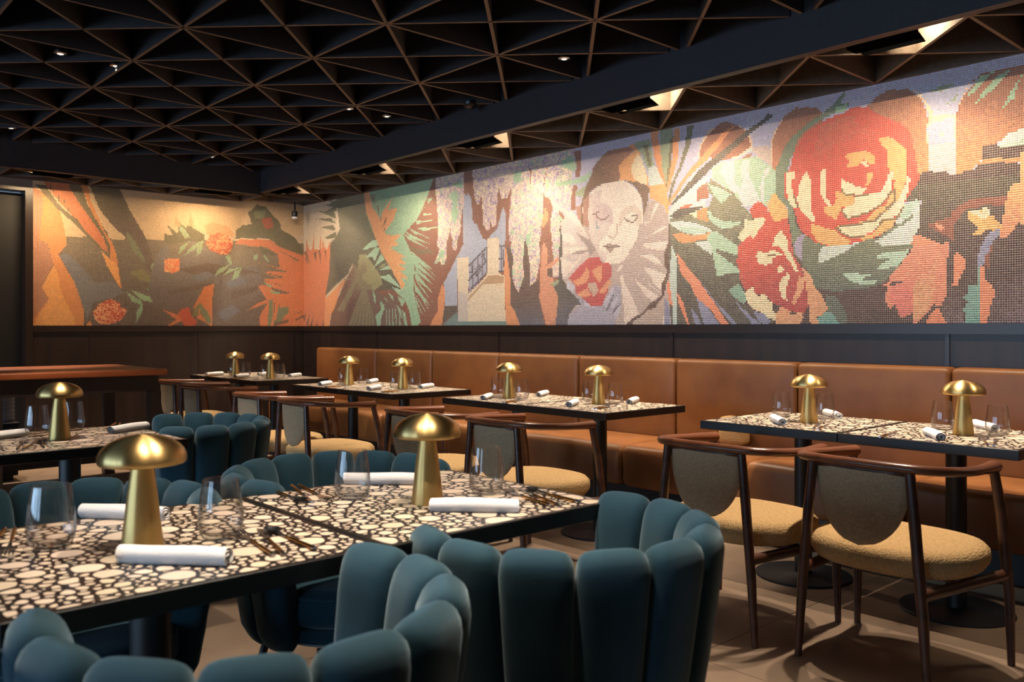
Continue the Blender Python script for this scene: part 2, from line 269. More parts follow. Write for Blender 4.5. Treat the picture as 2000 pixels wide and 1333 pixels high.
MURAL = """R p lav : 815 765 1686 651 1686 337 815 422
R p ruffshade : 815 422 1045 399 1045 198 815 192
R p plum : 1045 399 1686 354 1686 171 1045 126
R p sand : -82 654 232 607 232 177 -82 169
R p brick : 212 664 832 598 832 193 212 177
R p terra : -19 422 3 415 24 419 76 416 96 419 120 427 118 364 98 308 118 239 -19 239
R p terra : -8 413 5 412 -4 447
R p terra : 13 411 29 413 14 443
R p terra : 37 410 50 412 49 457
R p terra : 71 408 82 410 77 452
R p terra : 83 407 96 416 87 440
R p terra : 96 409 120 417 118 430
R p bark : 3 415 13 417 32 383
R p bark : 8 399 13 404 21 385
R p bark : 45 409 58 414 58 390
R p bark : 68 416 76 415 78 379
R p bark : 93 414 101 413 103 388
R p bark : 0 264 13 277 4 253
R p bark : 13 251 29 272 21 242
R p bark : 29 245 47 269 37 242
R p bark : 55 242 65 261 63 242
R p bark : 86 242 91 261 98 242
R g mauve bark : 224 376 145 242 : 182 341 224 383 264 376 298 320 298 239 115 239 125 276 145 298
R p apricot : 185 349 145 328 98 305 91 239 115 239 120 268 140 288 159 320 180 339
R g olive slate : 215 506 125 326 : 145 516 149 545 257 547 255 522 259 494 268 469 285 446 302 419 331 379 364 348 396 315 348 316 298 316 264 321 233 327 224 371 210 377 192 356 145 335 98 312 115 364 120 427 140 436 159 454
R p olive : 130 467 145 451 71 467
R p olive : 145 451 145 436 88 439
R p olive : 128 481 145 468 56 487
R p olive : 135 497 145 478 68 502
R p olive : 140 506 149 495 93 498
R p olive : 145 516 154 500 91 514
R p olive : 149 518 159 507 111 521
R p sand : 145 477 130 473 126 481
R p sand : 161 454 120 446 145 458
R p sand : 137 440 98 424 103 413 118 430
R p moss : 237 395 264 393 298 363 319 343 323 329 289 316 255 312 237 327 228 352
R p moss2 : 268 355 260 355 260 381
R p moss2 : 265 355 257 354 244 394
R p moss2 : 262 355 255 354 237 383
R p moss2 : 260 355 253 353 214 393
R p moss2 : 257 354 251 352 212 381
R p moss2 : 255 354 250 350 184 386
R p moss2 : 253 353 249 349 189 374
R p moss2 : 251 352 248 348 199 363
R p moss2 : 250 350 248 346 171 361
R p moss2 : 248 349 248 344 186 352
R p moss2 : 248 347 248 343 161 345
R p moss2 : 248 346 250 342 181 337
R p moss2 : 248 344 251 340 184 330
R p moss2 : 249 343 253 339 170 317
R p moss2 : 250 341 255 338 194 314
R p moss2 : 251 340 257 337 189 299
R p moss2 : 253 339 260 336 213 300
R p moss2 : 255 338 263 336 234 304
R p moss2 : 258 337 265 336 242 289
R p moss2 : 261 336 268 336 259 296
R p moss2 : 253 331 258 331 203 239 189 239
R p moss2 : 257 331 263 331 219 239 206 239
R p moss2 : 261 331 267 331 237 239 224 239
R p moss2 : 266 331 271 331 253 239 241 239
R p moss2 : 270 331 276 330 268 239 257 239
R p moss2 : 274 331 280 330 282 239 272 239
R p moss2 : 279 330 284 330 295 239 286 239
R p moss2 : 228 352 237 346 159 275 149 280
R p moss2 : 228 352 237 346 174 275 166 280
R p plumbrown : 264 319 298 318 323 308 376 304 434 242 298 239 289 273
R g mintshade mint : 281 499 422 439 : 255 522 255 547 500 546 493 521 475 489 453 462 441 448 421 438 396 423 415 397 432 371 432 349 430 327 432 305 441 282 454 253 434 239 422 239 415 272 403 294 372 311 392 317 364 348 323 392 302 421 281 449 264 477
R p mint : 424 385 436 372 505 335
R p mint : 432 367 441 346 494 320
R p mint : 434 340 445 324 491 288
R p mint : 430 334 436 316 482 273
R p mint : 430 314 441 298 471 269
R p mint : 438 289 441 276 454 256
R p mint : 415 435 434 422 491 406
R p mint : 397 426 415 412 481 389
R p mint : 441 433 464 424 507 429
R p mint : 438 446 441 440 505 444
R p mint : 460 459 464 451 503 453
R p mint : 478 488 475 475 500 488
R p mint : 456 464 464 470 500 475
R p brick : 471 487 501 496 501 482
R p brick : 454 462 485 480 501 479 501 458
R p brick : 441 447 464 453 501 454 501 449
R p brick : 422 439 507 440 507 431 445 433
R p brick : 441 422 467 414 485 403 489 392
R p brick : 430 369 441 360 471 338 445 353
R p brick : 430 338 453 315 464 295 441 318
R p brick : 430 314 441 302 449 280
R p mint : 419 392 432 371 496 348
R p mint : 426 378 436 360 500 329
R p mint : 432 353 438 335 493 305
R p mint : 432 329 436 311 485 281
R p mint : 432 307 441 287 464 260
R p mint : 403 429 422 414 485 398
R p olive2 : 397 419 415 401 441 391 482 389 496 380 441 383 419 395
R p brick : 372 306 403 294 419 269 426 239 405 239 396 272
R g apricot apricot2 : 281 499 364 364 : 255 518 255 537 277 537 277 517 285 491 315 462 323 475 360 501 342 476 376 479 362 455 331 435 340 427 388 424 366 412 384 406 348 401 409 378 384 380 405 366 378 365 409 355 382 353 417 335 388 340 401 326 392 316 376 334 348 365 319 394 298 424 281 453 264 479
R p mintshade : 319 511 356 504 323 478 317 483
R p bark : 281 515 287 514 298 484
R p bark : 292 513 296 512 298 494
R p bark : 302 493 309 487 311 464
R p bark : 340 466 336 453 320 443
R p bark : 317 469 321 463 316 456
R p bark : 331 442 338 443 327 433
R p mintlight : 248 404 281 419 302 420 310 408 281 405
R p mintlight : 261 388 298 405 315 404 306 390 294 377 287 387
R p mintlight : 319 392 331 379 298 367 285 360 302 374
R p mintlight : 311 358 344 367 356 357 336 357
R p mintlight : 315 345 348 348 392 317 364 327 331 338
R p mintlight : 356 322 392 316 376 310
R p moss : 319 368 342 374 331 365 306 360
R p mint : 287 317 298 308 298 290 292 297
R p mint : 315 297 329 287 331 280 319 264
R p mint : 298 266 319 278 319 261 315 239 306 239
R p mint : 340 314 360 304 364 293
R p mint : 323 305 336 300 348 289
R p mint : 376 304 403 294 392 281
R p mint : 372 288 388 276 392 258 380 274
R p mint : 392 276 403 269 413 239 403 239
R p mint : 415 278 426 260 436 239 426 239
R l mint 1.0 : 338 277 339 242
R l mint 1.0 : 348 277 349 242
R l mint 1.0 : 360 277 361 242
R l mint 1.0 : 370 277 371 242
R l mint 1.0 : 384 277 385 242
R p skyslot : 582 485 595 475 603 438 640 394 582 394
R p skyslot : 594 484 605 471 609 433 638 394 638 385 588 389 588 398 596 432 594 457
R p skyslot : 594 426 590 400 570 377 525 323 529 282 565 281 565 367 598 367 598 353 649 382 649 393 636 398 620 424
R p skyslot : 691 447 697 433 696 388 655 391 675 411 685 439
R p skyslot : 676 412 696 417 695 382 680 383 680 395 651 396 663 405
R w : 500 515 500 535 583 527 583 510 585 485 586 467 583 455 579 453 573 420 564 400 556 400 545 424 537 402 508 404 508 437 505 466 500 495
R w : 507 434 513 423 504 397 513 388 496 360 501 359 513 366 518 359 527 357 534 371 533 402 538 411 541 431
R w : 549 430 545 416 552 400 549 387 560 381 564 384 565 399 574 415 577 428
R p mint : 547 504 581 505 581 494 568 494
R p mint : 543 487 565 490 568 473 559 466 570 451 559 433 552 433 547 450 552 468
R p mint : 515 386 529 385 527 377 513 368 499 360 508 372
R c : 609 512 609 526 679 523 679 511 679 482 675 467 677 457 673 449 673 418 663 414 657 426 655 413 648 410 638 420 636 446 632 472 626 459 622 458 613 475
R c : 679 511 679 523 716 522 716 510 711 478 699 460 687 460 680 475
R w : 714 510 714 522 799 520 799 507 792 478 788 449 787 424 781 382 707 387 703 413 709 451 711 478
R w : 703 416 711 391 709 372 716 360 713 326 718 313 729 300 735 312 743 327 740 348 743 369 745 388 748 391 754 379 751 370 756 347 756 309 761 304 769 310 776 333 782 354 779 377 783 409
R w : 797 508 797 520 857 521 857 509 861 489 859 470 854 454 850 424 837 413 825 421 827 378 808 380 804 410 810 434 803 449 790 454 792 478
R w : 803 407 810 387 808 369 813 350 808 337 811 321 823 321 825 355 826 405
R p mint : 718 499 737 501 735 486 718 483
R p mint : 792 478 803 480 801 467 792 456
R p mint : 816 474 834 474 875 472 875 463 816 468
R p mint : 825 506 857 506 861 489 844 494
R p mint : 747 396 761 396 756 384 747 384
R p mint : 770 433 785 427 792 416 781 415
R p mint : 823 423 832 420 834 412 825 410
R p mint : 747 396 758 394 756 380 750 373 747 386
R p mint : 709 407 720 407 718 398 711 398
R p brick : 754 506 761 498 758 478 756 478 756 497
R p brick : 797 500 796 495 790 471 788 469 792 488
R p brick : 823 437 825 427 837 415 834 410 823 424
R p brick : 626 453 632 474 636 459 630 458
R p apricot : 792 436 799 428 799 413 788 402 784 406 787 418
R p slate2 : 527 282 565 282 565 271 520 248 520 254
R p tealgrey : 518 244 565 271 568 253 699 252 701 243
R p stone : 565 367 598 367 597 301 647 332 648 396 681 395 680 333 693 332 694 318 695 272 699 262 698 252 568 252
R p stone2 : 568 307 596 301 596 253 568 253
R p tan : 596 288 598 297 643 327 651 332 693 330 693 318 647 318 638 317 605 295
R p stone : 596 301 647 332 691 332 691 330 651 331 605 301 597 297
R p railbg : 598 354 647 382 648 338 643 333 598 302
R p railbg : 680 382 695 382 692 337 679 338
R l ink 1.0 : 598 352 647 381
R l ink 1.0 : 598 326 648 358
R l ink 1.0 : 598 307 648 337
R l ink 1.0 : 609 359 609 312
R l ink 1.0 : 624 368 624 319
R l ink 1.0 : 636 375 636 328
R l ink 1.0 : 647 381 648 338
R l ink 1.0 : 617 344 628 351 630 341 620 333 617 341
R l ink 1.0 : 605 353 609 336 600 328
R l ink 1.0 : 634 367 641 370 642 356
R l ink 1.0 : 600 339 609 342
R l ink 1.0 : 680 382 693 381
R l ink 1.0 : 680 359 691 359
R l ink 1.0 : 680 338 692 338
R l ink 1.0 : 686 381 687 338
R l ink 1.0 : 691 374 691 345
R p apricot : 521 322 530 310 527 282 519 244 480 244 506 271 508 282 508 297
R g umber slateblue : 747 290 747 242 : 709 300 718 313 729 299 735 312 756 309 779 321 779 289 792 243 735 243 709 281
R p umber : 699 379 711 372 716 358 713 325 720 312 709 299 705 342
R p umber : 744 389 751 369 756 347 756 309 735 312 743 327 740 348
R p apricot : 694 381 699 372 705 342 709 317 709 281 720 268 735 243 699 243 696 272 694 311 693 337
R p salmon : 788 380 797 370 799 357 796 342 823 353 823 346 799 335 797 327 813 319 810 310 820 295 822 288 816 243 796 243 779 289 781 321 783 358
R p umber : 799 337 810 337 808 320 797 326
R g charcoal slateblue : 830 306 830 242 : 823 321 830 320 850 297 873 280 875 276 860 276 845 260 844 243 816 243 822 282 820 295 811 307
R p sage : 803 311 825 319 823 312 813 307
R p lav : 850 505 969 519 969 497 893 449 860 401 840 419 855 454
R p brick : 857 516 873 516 872 492 869 475 860 476 862 494
R p brick : 855 464 865 462 859 441 859 426 850 424 851 447
R p mint : 827 507 854 509 862 494 860 484 835 494
R p mint : 816 470 857 472 880 476 894 482 891 473 882 465 860 465 820 466
R p sage : 860 453 883 460 878 444 860 446
R p lav : 860 441 877 444 873 433 860 430
R p roseb : 860 430 877 432 877 398 865 411
R g hair hair2 : 916 470 962 492 : 922 505 939 508 969 506 979 500 959 489 950 481 952 460 921 459 902 455 890 448 882 438 877 429 888 399 873 399 873 434 883 460 893 475 899 488
R p faceshade : 875 428 878 430 878 409 876 412
R p roseb : 878 439 890 446 888 419 888 397 877 398
R p apricot2 : 985 500 990 489 996 475 1003 458 1003 445 990 451 962 458 951 460 949 481 959 489 978 499
R p cream : 983 494 990 489 996 475 1003 454 1000 444 988 452 978 457 972 469 973 480 980 488
R p taupe : 954 460 969 456 983 453 1006 444 1005 432 999 409 996 402 994 412 993 426 986 438 975 451
R p face : 890 447 902 454 919 459 951 460 963 456 976 447 986 438 992 429 994 404 993 388 888 397 887 420
R p face : 888 401 995 391 988 379 983 368 973 356 956 338 939 334 922 339 915 345 907 354 898 369 891 378
R p faceshade : 890 447 915 450 912 433 932 423 938 410 935 393 888 397 887 420
R p faceshade3 : 896 420 902 429 924 427 935 418 938 406 933 393 899 396
R p faceshade : 889 401 935 397 927 381 918 367 927 355 922 339 907 354 898 369 891 378
R p face : 927 383 930 393 935 393 944 391 945 381 938 374 930 378
R l faceline 1.0 : 945 394 946 381 938 374 927 379
R p face : 909 369 924 380 927 379 918 368 927 355 921 353 912 359
R p faceshade2 : 947 392 951 411 962 419 978 421 989 412 992 404 993 388 982 389 985 401 978 410 963 409 959 401 954 392
R l lash 1.0 : 959 402 967 397 976 395 984 401 984 405 975 405
R l lash 1.0 : 898 415 910 416
R l lash 1.0 : 904 413 907 407 915 404 924 405 928 409
R l bluegrey 1.0 : 905 402 905 396
R p bluegrey : 902 397 910 394 909 392 904 392
R p lip : 918 364 929 368 936 366 942 366 952 362 939 359 932 353 924 360
R l lipdark 1.0 : 918 364 930 362 951 362
R p ruff : 835 423 852 425 873 399 820 403 837 415
R p ruff : 827 407 869 403 890 377 902 359 888 349 865 334 845 319 840 316 829 320 829 336 827 355 832 376
R p rufflight : 830 392 852 386 864 373 850 373 832 379
R p rufflight : 833 368 865 367 885 365 860 359 834 359
R p rufflight : 829 352 854 342 875 352 852 331 837 321 831 325
R p rufflight : 865 401 877 395 890 376 883 384
R p ruffdark : 862 389 890 376 902 359 890 351 886 365 873 376
R p ruffdark : 850 356 860 359 891 362 891 357
R p rufflight : 838 422 852 425 877 398 864 399
R p ruffshade : 1006 424 1017 422 1029 414 1039 400 1041 394 1041 384 993 388 996 403 1002 419
R p ruffshade : 988 392 1041 387 1040 360 1032 349 1031 330 1037 324 1037 313 1029 301 1028 288 1018 282 1005 273 988 258 969 246 954 244 951 291 954 319 933 335 956 338 973 356 983 370
R p rufflight : 1005 392 1018 419 1023 417 1010 397 996 388 998 395
R p rufflight : 998 370 1029 384 1040 384 1025 377 1000 372
R p rufflight : 990 361 1025 364 1039 361 1032 350 1023 351 998 357
R p rufflight : 989 347 1010 347 1024 337 1027 330 1016 333 990 345
R p rufflight : 995 329 1012 325 1025 319 1036 316 1029 304 1028 294 1016 301 1010 312 999 322
R p rufflight : 969 333 980 323 1010 301 1025 292 1028 288 1012 298 976 326
R p rufflight : 980 312 1002 297 1024 286 1010 278 1000 287 983 305
R p rufflight : 951 317 956 319 960 306 976 283 985 264 988 258 960 245 957 279 953 302
R p rufflight : 944 325 954 336 956 331 947 323
R p ruffshade2 : 975 243 995 258 1009 268 1029 284 1039 277 1041 243
R p rufflight : 1033 282 1040 273 1041 243 1031 243 1032 267
R p umber : 960 244 978 257 990 260 1006 275 1018 280 1029 288 1029 304 1036 314 1037 324 1032 330 1032 345 1040 361 1041 387 1047 387 1047 363 1044 346 1043 327 1040 310 1036 301 1032 286 1016 269 1003 266 990 256 978 252 973 243
R p handblue : 843 243 845 258 864 274 873 276 862 290 840 304 840 316 860 298 877 288 896 272 915 277 933 298 942 306 953 299 953 274 939 243
R p handlight : 840 316 859 307 854 296 842 302
R p handlight : 877 288 891 276 902 272 880 274
R p handlight : 915 277 935 299 941 306 938 296 924 271
R p handlight : 936 280 948 291 947 282 933 267
R p handlight : 939 265 951 276 950 262 942 255
R p slateblue : 922 267 939 291 941 291 926 266
R p slateblue : 935 265 950 277 950 275 939 262
R p rosep : 845 319 865 334 888 348 909 348 915 339 933 337 934 319 924 308 927 296 915 275 891 275 872 289 860 295 860 305 852 315
R p peach : 869 318 883 333 891 328 886 311 865 306 854 313
R p peach : 896 329 915 336 915 315 909 308 899 320
R p peach : 862 293 885 302 893 292 888 289 872 289
R p peach : 912 299 929 314 935 312 921 292 909 292
R p pinkgrey : 888 311 902 311 909 297 898 288 886 304
R l rosep 1.2 : 891 328 893 316 877 305
R l rosep 1.2 : 896 316 915 305
R p charcoal : 825 399 828 399 832 377 832 355 827 352 829 336 831 319 824 320 823 353 826 375
R p lav : 1029 560 1266 537 1266 468 1204 439 1147 461 1048 412 1029 414
R p sage : 969 510 1007 511 1012 482 1016 472 1003 467 992 493
R p olive2 : 995 504 1003 505 1006 489 1010 473 1005 474
R p apricot : 967 508 978 509 990 491 985 500 978 500
R p orange : 1009 511 1010 523 1024 522 1021 512 1029 485 1036 469 1036 440 1029 444 1016 481
R p sage : 1025 510 1027 522 1048 521 1047 511 1044 483 1036 443 1028 470
R p olive2 : 1043 503 1049 509 1044 468 1039 441 1036 440 1039 469
R p pale : 1003 469 1016 474 1036 439 1006 443
R p orange : 1049 519 1059 518 1057 481 1048 453 1036 426 1039 447 1047 480
R p olive : 1072 519 1083 518 1077 492 1065 467 1052 446 1043 421 1038 415 1045 442 1059 466 1068 492
R p apricot2 : 1005 445 1036 443 1037 432 1040 416 1039 400 1031 414 1016 423 1006 426
R p pale : 1039 405 1059 421 1072 433 1103 445 1103 404 1065 408 1047 394 1041 389
R p creampeach : 1090 473 1094 489 1105 505 1114 510 1152 507 1166 497 1173 486 1175 472 1170 469 1152 463
R p archbrown : 1092 473 1095 487 1107 502 1116 508 1124 513 1139 513 1151 507 1165 496 1170 485 1172 475 1152 466 1133 463 1116 469
R p orange : 1153 508 1143 502 1124 484 1104 467 1074 448 1046 418 1044 412 1037 413 1048 428 1080 461 1104 480 1131 501 1145 506
R p pale : 1090 458 1092 455 1049 418 1048 419
R p charcoal : 1205 512 1203 508 1172 492 1136 469 1111 455 1089 439 1061 421 1046 412 1044 414 1092 456 1124 474 1165 496 1189 507 1197 513
R p pale : 1173 474 1174 469 1152 463 1113 445 1088 432 1089 414 1056 411 1048 412 1089 437 1153 465
R p roseb : 1165 465 1175 467 1172 461 1159 461
R p archbrown : 1089 431 1105 437 1107 416 1089 414
R p creampeach : 1202 442 1200 476 1207 490 1217 502 1222 506 1227 506 1214 495 1208 477 1207 441
R p rosew : 1173 473 1199 473 1203 443 1194 452 1182 460
R g archbrown archbrown3 : 1239 506 1205 452 : 1203 440 1202 476 1211 494 1222 507 1235 513 1248 512 1263 508 1271 500 1269 485 1229 458 1212 431
R g archbrown archbrown2 : 1353 500 1379 407 : 1317 497 1326 498 1339 508 1350 511 1375 509 1383 499 1388 492 1388 404 1362 408 1335 459
R p skylight : 1374 508 1440 509 1431 493 1426 480 1425 472 1424 443 1423 405 1416 409 1400 412 1395 413 1395 443 1393 445 1393 464 1398 467 1395 478 1388 493
R p creamwhite : 1395 443 1423 441 1423 405 1416 409 1400 412 1395 413
R p creampeach : 1377 508 1382 505 1391 493 1399 480 1401 474 1424 471 1425 444 1422 443 1421 468 1400 466 1393 461 1396 445 1393 445 1393 464 1396 477 1389 492
R p creampeach : 1407 453 1411 453 1412 448 1407 449
R p creampeach : 1425 472 1426 480 1432 492 1440 506 1437 499 1429 484
R p sage : 1397 500 1408 505 1423 504 1410 498
R p sage : 1414 483 1425 491 1431 496 1423 486
R g archbrown archbrown2 : 1382 497 1382 413 : 1365 510 1375 507 1388 492 1393 479 1395 467 1393 464 1393 445 1395 442 1395 413 1383 411 1377 412 1365 448
R g archbrown archbrown2 : 1452 478 1442 413 : 1425 472 1427 480 1433 491 1450 509 1478 510 1490 510 1490 440 1480 443 1462 431 1450 433 1450 419 1446 413 1440 409 1424 404 1424 443
R p mint : 1434 487 1448 506 1463 509 1454 503 1445 493 1437 487
R p mint : 1441 476 1447 484 1464 503 1478 508 1463 491 1452 484
R p mint : 1490 503 1484 489 1481 477 1472 469 1470 468 1475 480 1482 490
R p archbrown : 1452 510 1456 510 1450 506 1440 502
R p pale : 1463 430 1475 441 1490 445 1490 427 1467 428
R p palemint : 1463 430 1474 431 1490 434 1490 427 1467 428
R g plumgreen plum : 1412 390 1423 338 : 1381 401 1368 383 1387 382 1386 361 1383 350 1380 343 1382 240 1492 240 1492 387
R p plum : 1383 410 1389 413 1400 412 1407 410 1415 410 1420 405 1442 409 1447 413 1462 414 1490 408 1490 390 1381 394
R p plumgreen : 1381 400 1452 399 1490 397 1490 381 1381 394
R p plum : 1450 433 1463 432 1468 428 1490 427 1490 414 1451 419
R p archbrown2 : 1446 412 1452 419 1490 414 1490 409 1472 412 1452 413
R p redbrown : 1420 367 1436 376 1474 377 1472 368 1455 369 1434 368 1419 347
R p redbrown : 1393 354 1419 361 1423 331 1419 336
R p redbrown : 1453 319 1461 330 1457 312 1459 299 1453 306
R g plum mauve2 : 1455 290 1490 241 : 1455 290 1492 297 1492 240 1455 240 1461 278
R g plum mauve2 : 1419 280 1423 241 : 1409 271 1419 284 1433 276 1430 256 1434 240 1412 240
R p mint2 : 1113 456 1126 461 1152 462 1174 461 1182 460 1194 451 1204 442 1208 438 1209 411 1198 396 1160 400 1146 417 1125 433 1111 443
R p pale2 : 1132 460 1147 461 1147 436 1158 418 1159 415 1144 419 1124 451
R p pale2 : 1160 459 1169 458 1169 437 1185 407 1186 397 1159 400 1154 415 1159 430 1158 449
R p pale2 : 1194 445 1201 443 1192 431 1192 401 1186 403 1185 422
R g oliveleaf charcoal : 1097 396 1082 283 : 1042 393 1104 400 1120 425 1168 393 1176 382 1161 356 1154 348 1152 325 1156 299 1163 272 1182 257 1202 244 1044 244 1041 341
R p oliveleaf : 1111 441 1126 431 1145 419 1161 400 1127 404 1108 424 1105 433
R p mint2 : 1107 434 1124 428 1143 417 1128 406 1115 418
R p redorange : 1054 405 1072 411 1085 411 1072 406
R p archbrown2 : 1088 401 1104 404 1107 383 1088 390
R p charcoal : 1042 397 1055 405 1101 406 1088 400 1054 392
R p pale : 1041 389 1061 389 1086 384 1109 374 1111 371 1100 368 1082 368 1063 374 1049 382
R p pale : 1080 359 1105 359 1111 352 1113 338 1097 348 1088 355
R p palemint : 1058 381 1086 378 1107 371 1082 368 1063 374
R p orange : 1047 372 1063 372 1082 367 1110 369 1104 361 1066 357 1055 362
R p mint2 : 1103 400 1109 399 1114 391 1132 382 1159 379 1152 374 1129 372 1116 378 1109 386
R p mint2 : 1110 371 1120 369 1138 357 1153 347 1152 336 1140 339 1120 346 1119 342 1132 333 1154 318 1154 313 1140 312 1120 310 1117 326 1114 339 1110 353 1104 362
R p cream : 1073 399 1088 400 1088 390 1080 395
R p tealmint : 1138 290 1154 298 1164 286 1164 273 1160 272 1150 279
R p palegreen : 1046 355 1050 347 1054 341 1054 243 1047 243 1047 271 1042 300 1042 323 1044 341
R p coral : 1054 344 1066 332 1089 308 1104 289 1120 270 1140 243 1129 243 1111 264 1086 283 1078 300 1061 317
R p coral : 1054 291 1066 275 1076 245 1072 245 1058 274
R p coral : 1037 304 1042 304 1047 271 1043 274 1038 290
R p periblue : 1088 282 1106 268 1126 243 1101 243 1092 264
R p periblue : 1098 298 1120 275 1154 243 1146 243 1120 271
R p periblue : 1150 274 1164 263 1183 247 1202 243 1176 243 1154 268
R p periblue : 1078 267 1088 258 1097 243 1086 243
R p periblue : 1034 282 1041 274 1042 243 1033 243
R p periblue : 1176 262 1190 259 1200 249 1195 244 1183 249
R g darkgreen darkgreen2 : 1303 327 1303 286 : 1222 419 1235 371 1244 356 1265 344 1306 342 1338 344 1368 363 1383 386 1386 355 1374 330 1362 308 1346 290 1324 285 1283 284 1262 289 1249 314 1233 332 1224 390
R p plum : 1262 289 1283 284 1324 286 1346 292 1350 298 1387 330 1387 245 1300 246 1295 266 1280 279
R p darkgreen2 : 1274 281 1289 277 1300 259 1302 246 1289 246 1277 262
R p teal2 : 1264 251 1274 261 1283 258 1291 246 1265 246
R p pale : 1265 318 1267 332 1271 339 1303 338 1307 342 1319 342 1300 331 1283 324
R p palemint : 1294 306 1314 305 1314 304 1336 303 1323 299 1317 297 1338 295 1334 290 1317 291 1306 296
R p palemint : 1336 322 1344 327 1374 328 1369 318 1359 309 1336 308 1344 315 1355 319 1338 320
R p pale : 1368 379 1383 384 1386 378 1385 353 1380 340 1374 334 1344 334 1336 340 1351 348 1367 358 1359 359 1362 365
R p palemint : 1368 379 1383 384 1385 380 1371 362 1362 365
R l darkgreen 1.2 : 1377 365 1368 358 1352 352
R l darkgreen 1.5 : 1344 332 1387 331
R p lilac : 1235 332 1233 343 1238 354 1249 355 1244 345 1243 325
R p stem : 1298 520 1301 519 1294 508 1304 506 1304 501 1289 498 1281 496 1263 490 1249 483 1237 471 1228 452 1223 425 1212 427 1213 452 1220 467 1234 480 1255 493 1269 499 1285 508
R p mint : 1286 499 1288 504 1302 506 1302 499 1295 496
R p stem : 1229 468 1236 463 1227 449 1224 426 1225 393 1208 395 1208 442 1219 456
R p stem : 1207 437 1223 434 1223 404 1232 390 1235 371 1238 360 1232 350 1227 372 1224 390 1208 409
R p rosered : 1307 500 1326 497 1337 488 1353 478 1367 470 1375 459 1379 444 1382 426 1382 401 1222 420 1222 433 1228 439 1232 457 1239 468 1249 481 1263 486 1281 493 1298 495
R g rosebrown rosered : 1269 489 1289 440 : 1269 485 1298 491 1326 490 1344 474 1344 449 1326 445 1298 447 1279 432 1259 453
R p rosered : 1308 498 1326 496 1344 479 1362 469 1373 457 1377 435 1362 455 1335 468 1313 481
R p rosered : 1221 435 1221 404 1232 390 1238 371 1244 359 1262 344 1277 339 1303 339 1321 342 1342 346 1359 362 1371 384 1385 404 1386 414
R p apricot3 : 1338 460 1352 458 1362 450 1370 441 1372 428 1371 407 1355 409 1350 426 1350 441 1343 451
R p apricot3 : 1298 445 1314 447 1326 446 1335 440 1336 430 1330 429 1322 436 1315 431 1300 430 1304 437
R p apricot3 : 1286 404 1298 401 1306 396 1312 393 1310 385 1295 384 1292 377 1289 369 1274 379 1273 387 1283 386 1289 394
R p apricot3 : 1256 368 1288 356 1296 348 1307 344 1302 339 1280 339 1265 344 1256 358
R p apricot3 : 1289 362 1313 363 1326 366 1338 378 1348 381 1356 396 1358 407 1367 415 1371 413 1369 392 1355 376 1343 364 1335 364 1312 362 1289 361
R p apricot3 : 1344 364 1360 364 1356 355 1339 346 1321 342 1317 346 1331 349 1338 354
R p apricot3 : 1327 421 1332 420 1332 413 1328 406 1324 407
R p cream : 1222 435 1231 433 1230 415 1233 406 1238 390 1232 390 1224 401
R p cream : 1250 432 1256 420 1257 403 1256 386 1262 370 1255 371 1243 384 1237 398 1240 417 1244 426
R p cream : 1268 430 1276 429 1276 409 1274 401 1284 386 1279 386 1270 398 1267 413
R p cream : 1294 418 1306 411 1314 406 1326 402 1321 397 1312 396 1300 398 1295 404
R p cream : 1351 417 1356 417 1355 399 1344 383 1335 378 1323 373 1303 369 1298 375 1295 382 1309 385 1312 393 1326 395 1342 397 1348 406
R p cream : 1371 412 1376 408 1373 394 1369 380 1360 367 1344 364 1335 353 1320 348 1306 347 1295 354 1290 360 1312 362 1335 364 1352 375 1363 388 1371 403
R p cream : 1272 434 1276 433 1276 414 1269 414 1270 424
R p cream : 1318 435 1323 436 1329 428 1324 428
R p cream : 1352 422 1355 409 1351 409
R p cream : 1371 413 1376 406 1371 407
R p cream : 1222 426 1228 435 1235 435 1233 424
R p cream : 1247 422 1250 430 1254 422
R l olivebrown 0.9 : 1295 404 1300 398 1312 396 1326 395
R l olivebrown 0.9 : 1295 382 1298 375 1303 369 1323 373 1335 378 1344 383 1355 396
R l olivebrown 0.9 : 1289 360 1312 362 1335 364 1344 372 1356 380
R l olivebrown 0.9 : 1289 360 1295 353 1306 347 1321 347
R l olivebrown 0.9 : 1359 397 1358 384 1348 377
R l olivebrown 0.9 : 1335 353 1344 363 1360 364 1367 375
R l olivebrown 0.9 : 1233 404 1238 390
R g rosered rosedeep : 1182 352 1208 280 : 1170 393 1179 402 1188 399 1195 393 1205 377 1216 376 1225 376 1229 356 1232 332 1243 315 1246 306 1251 290 1253 269 1246 256 1236 259 1221 265 1202 273 1195 280 1176 285 1165 289 1157 299 1154 318 1151 327 1154 348 1161 356 1179 376 1176 382 1172 387
R p rosered : 1177 398 1183 403 1189 401 1192 397
R p apricot3 : 1205 411 1208 409 1219 394 1197 396 1199 404
R p apricot3 : 1194 400 1220 397 1225 385 1225 376 1216 376 1207 374 1198 388
R p cream : 1164 383 1171 379 1186 383 1193 380 1192 376 1182 363 1176 356 1171 360 1160 353 1153 360 1161 370
R p cream : 1215 363 1218 360 1225 348 1226 337 1234 323 1240 308 1234 312 1227 323 1222 330 1215 342 1203 345 1207 356
R p cream : 1180 333 1183 339 1190 337 1207 338 1218 332 1208 331 1204 328 1203 322 1192 320 1183 324
R p cream : 1213 320 1220 314 1217 309 1210 309 1210 316
R p cream : 1225 314 1227 302 1223 291 1222 279 1226 273 1215 279 1213 291 1215 303 1222 305
R p cream : 1165 289 1176 293 1178 285 1182 281 1194 285 1196 277 1203 272 1204 261 1210 257 1207 250 1199 252 1190 259 1176 264 1167 274 1163 285
R l olivebrown 0.9 : 1198 332 1208 332
R p peach2 : 1208 258 1215 267 1229 262 1227 256 1243 260 1246 254 1240 244 1207 244
R p peach2 : 1239 306 1246 302 1247 290 1240 279 1234 268 1230 272 1237 290
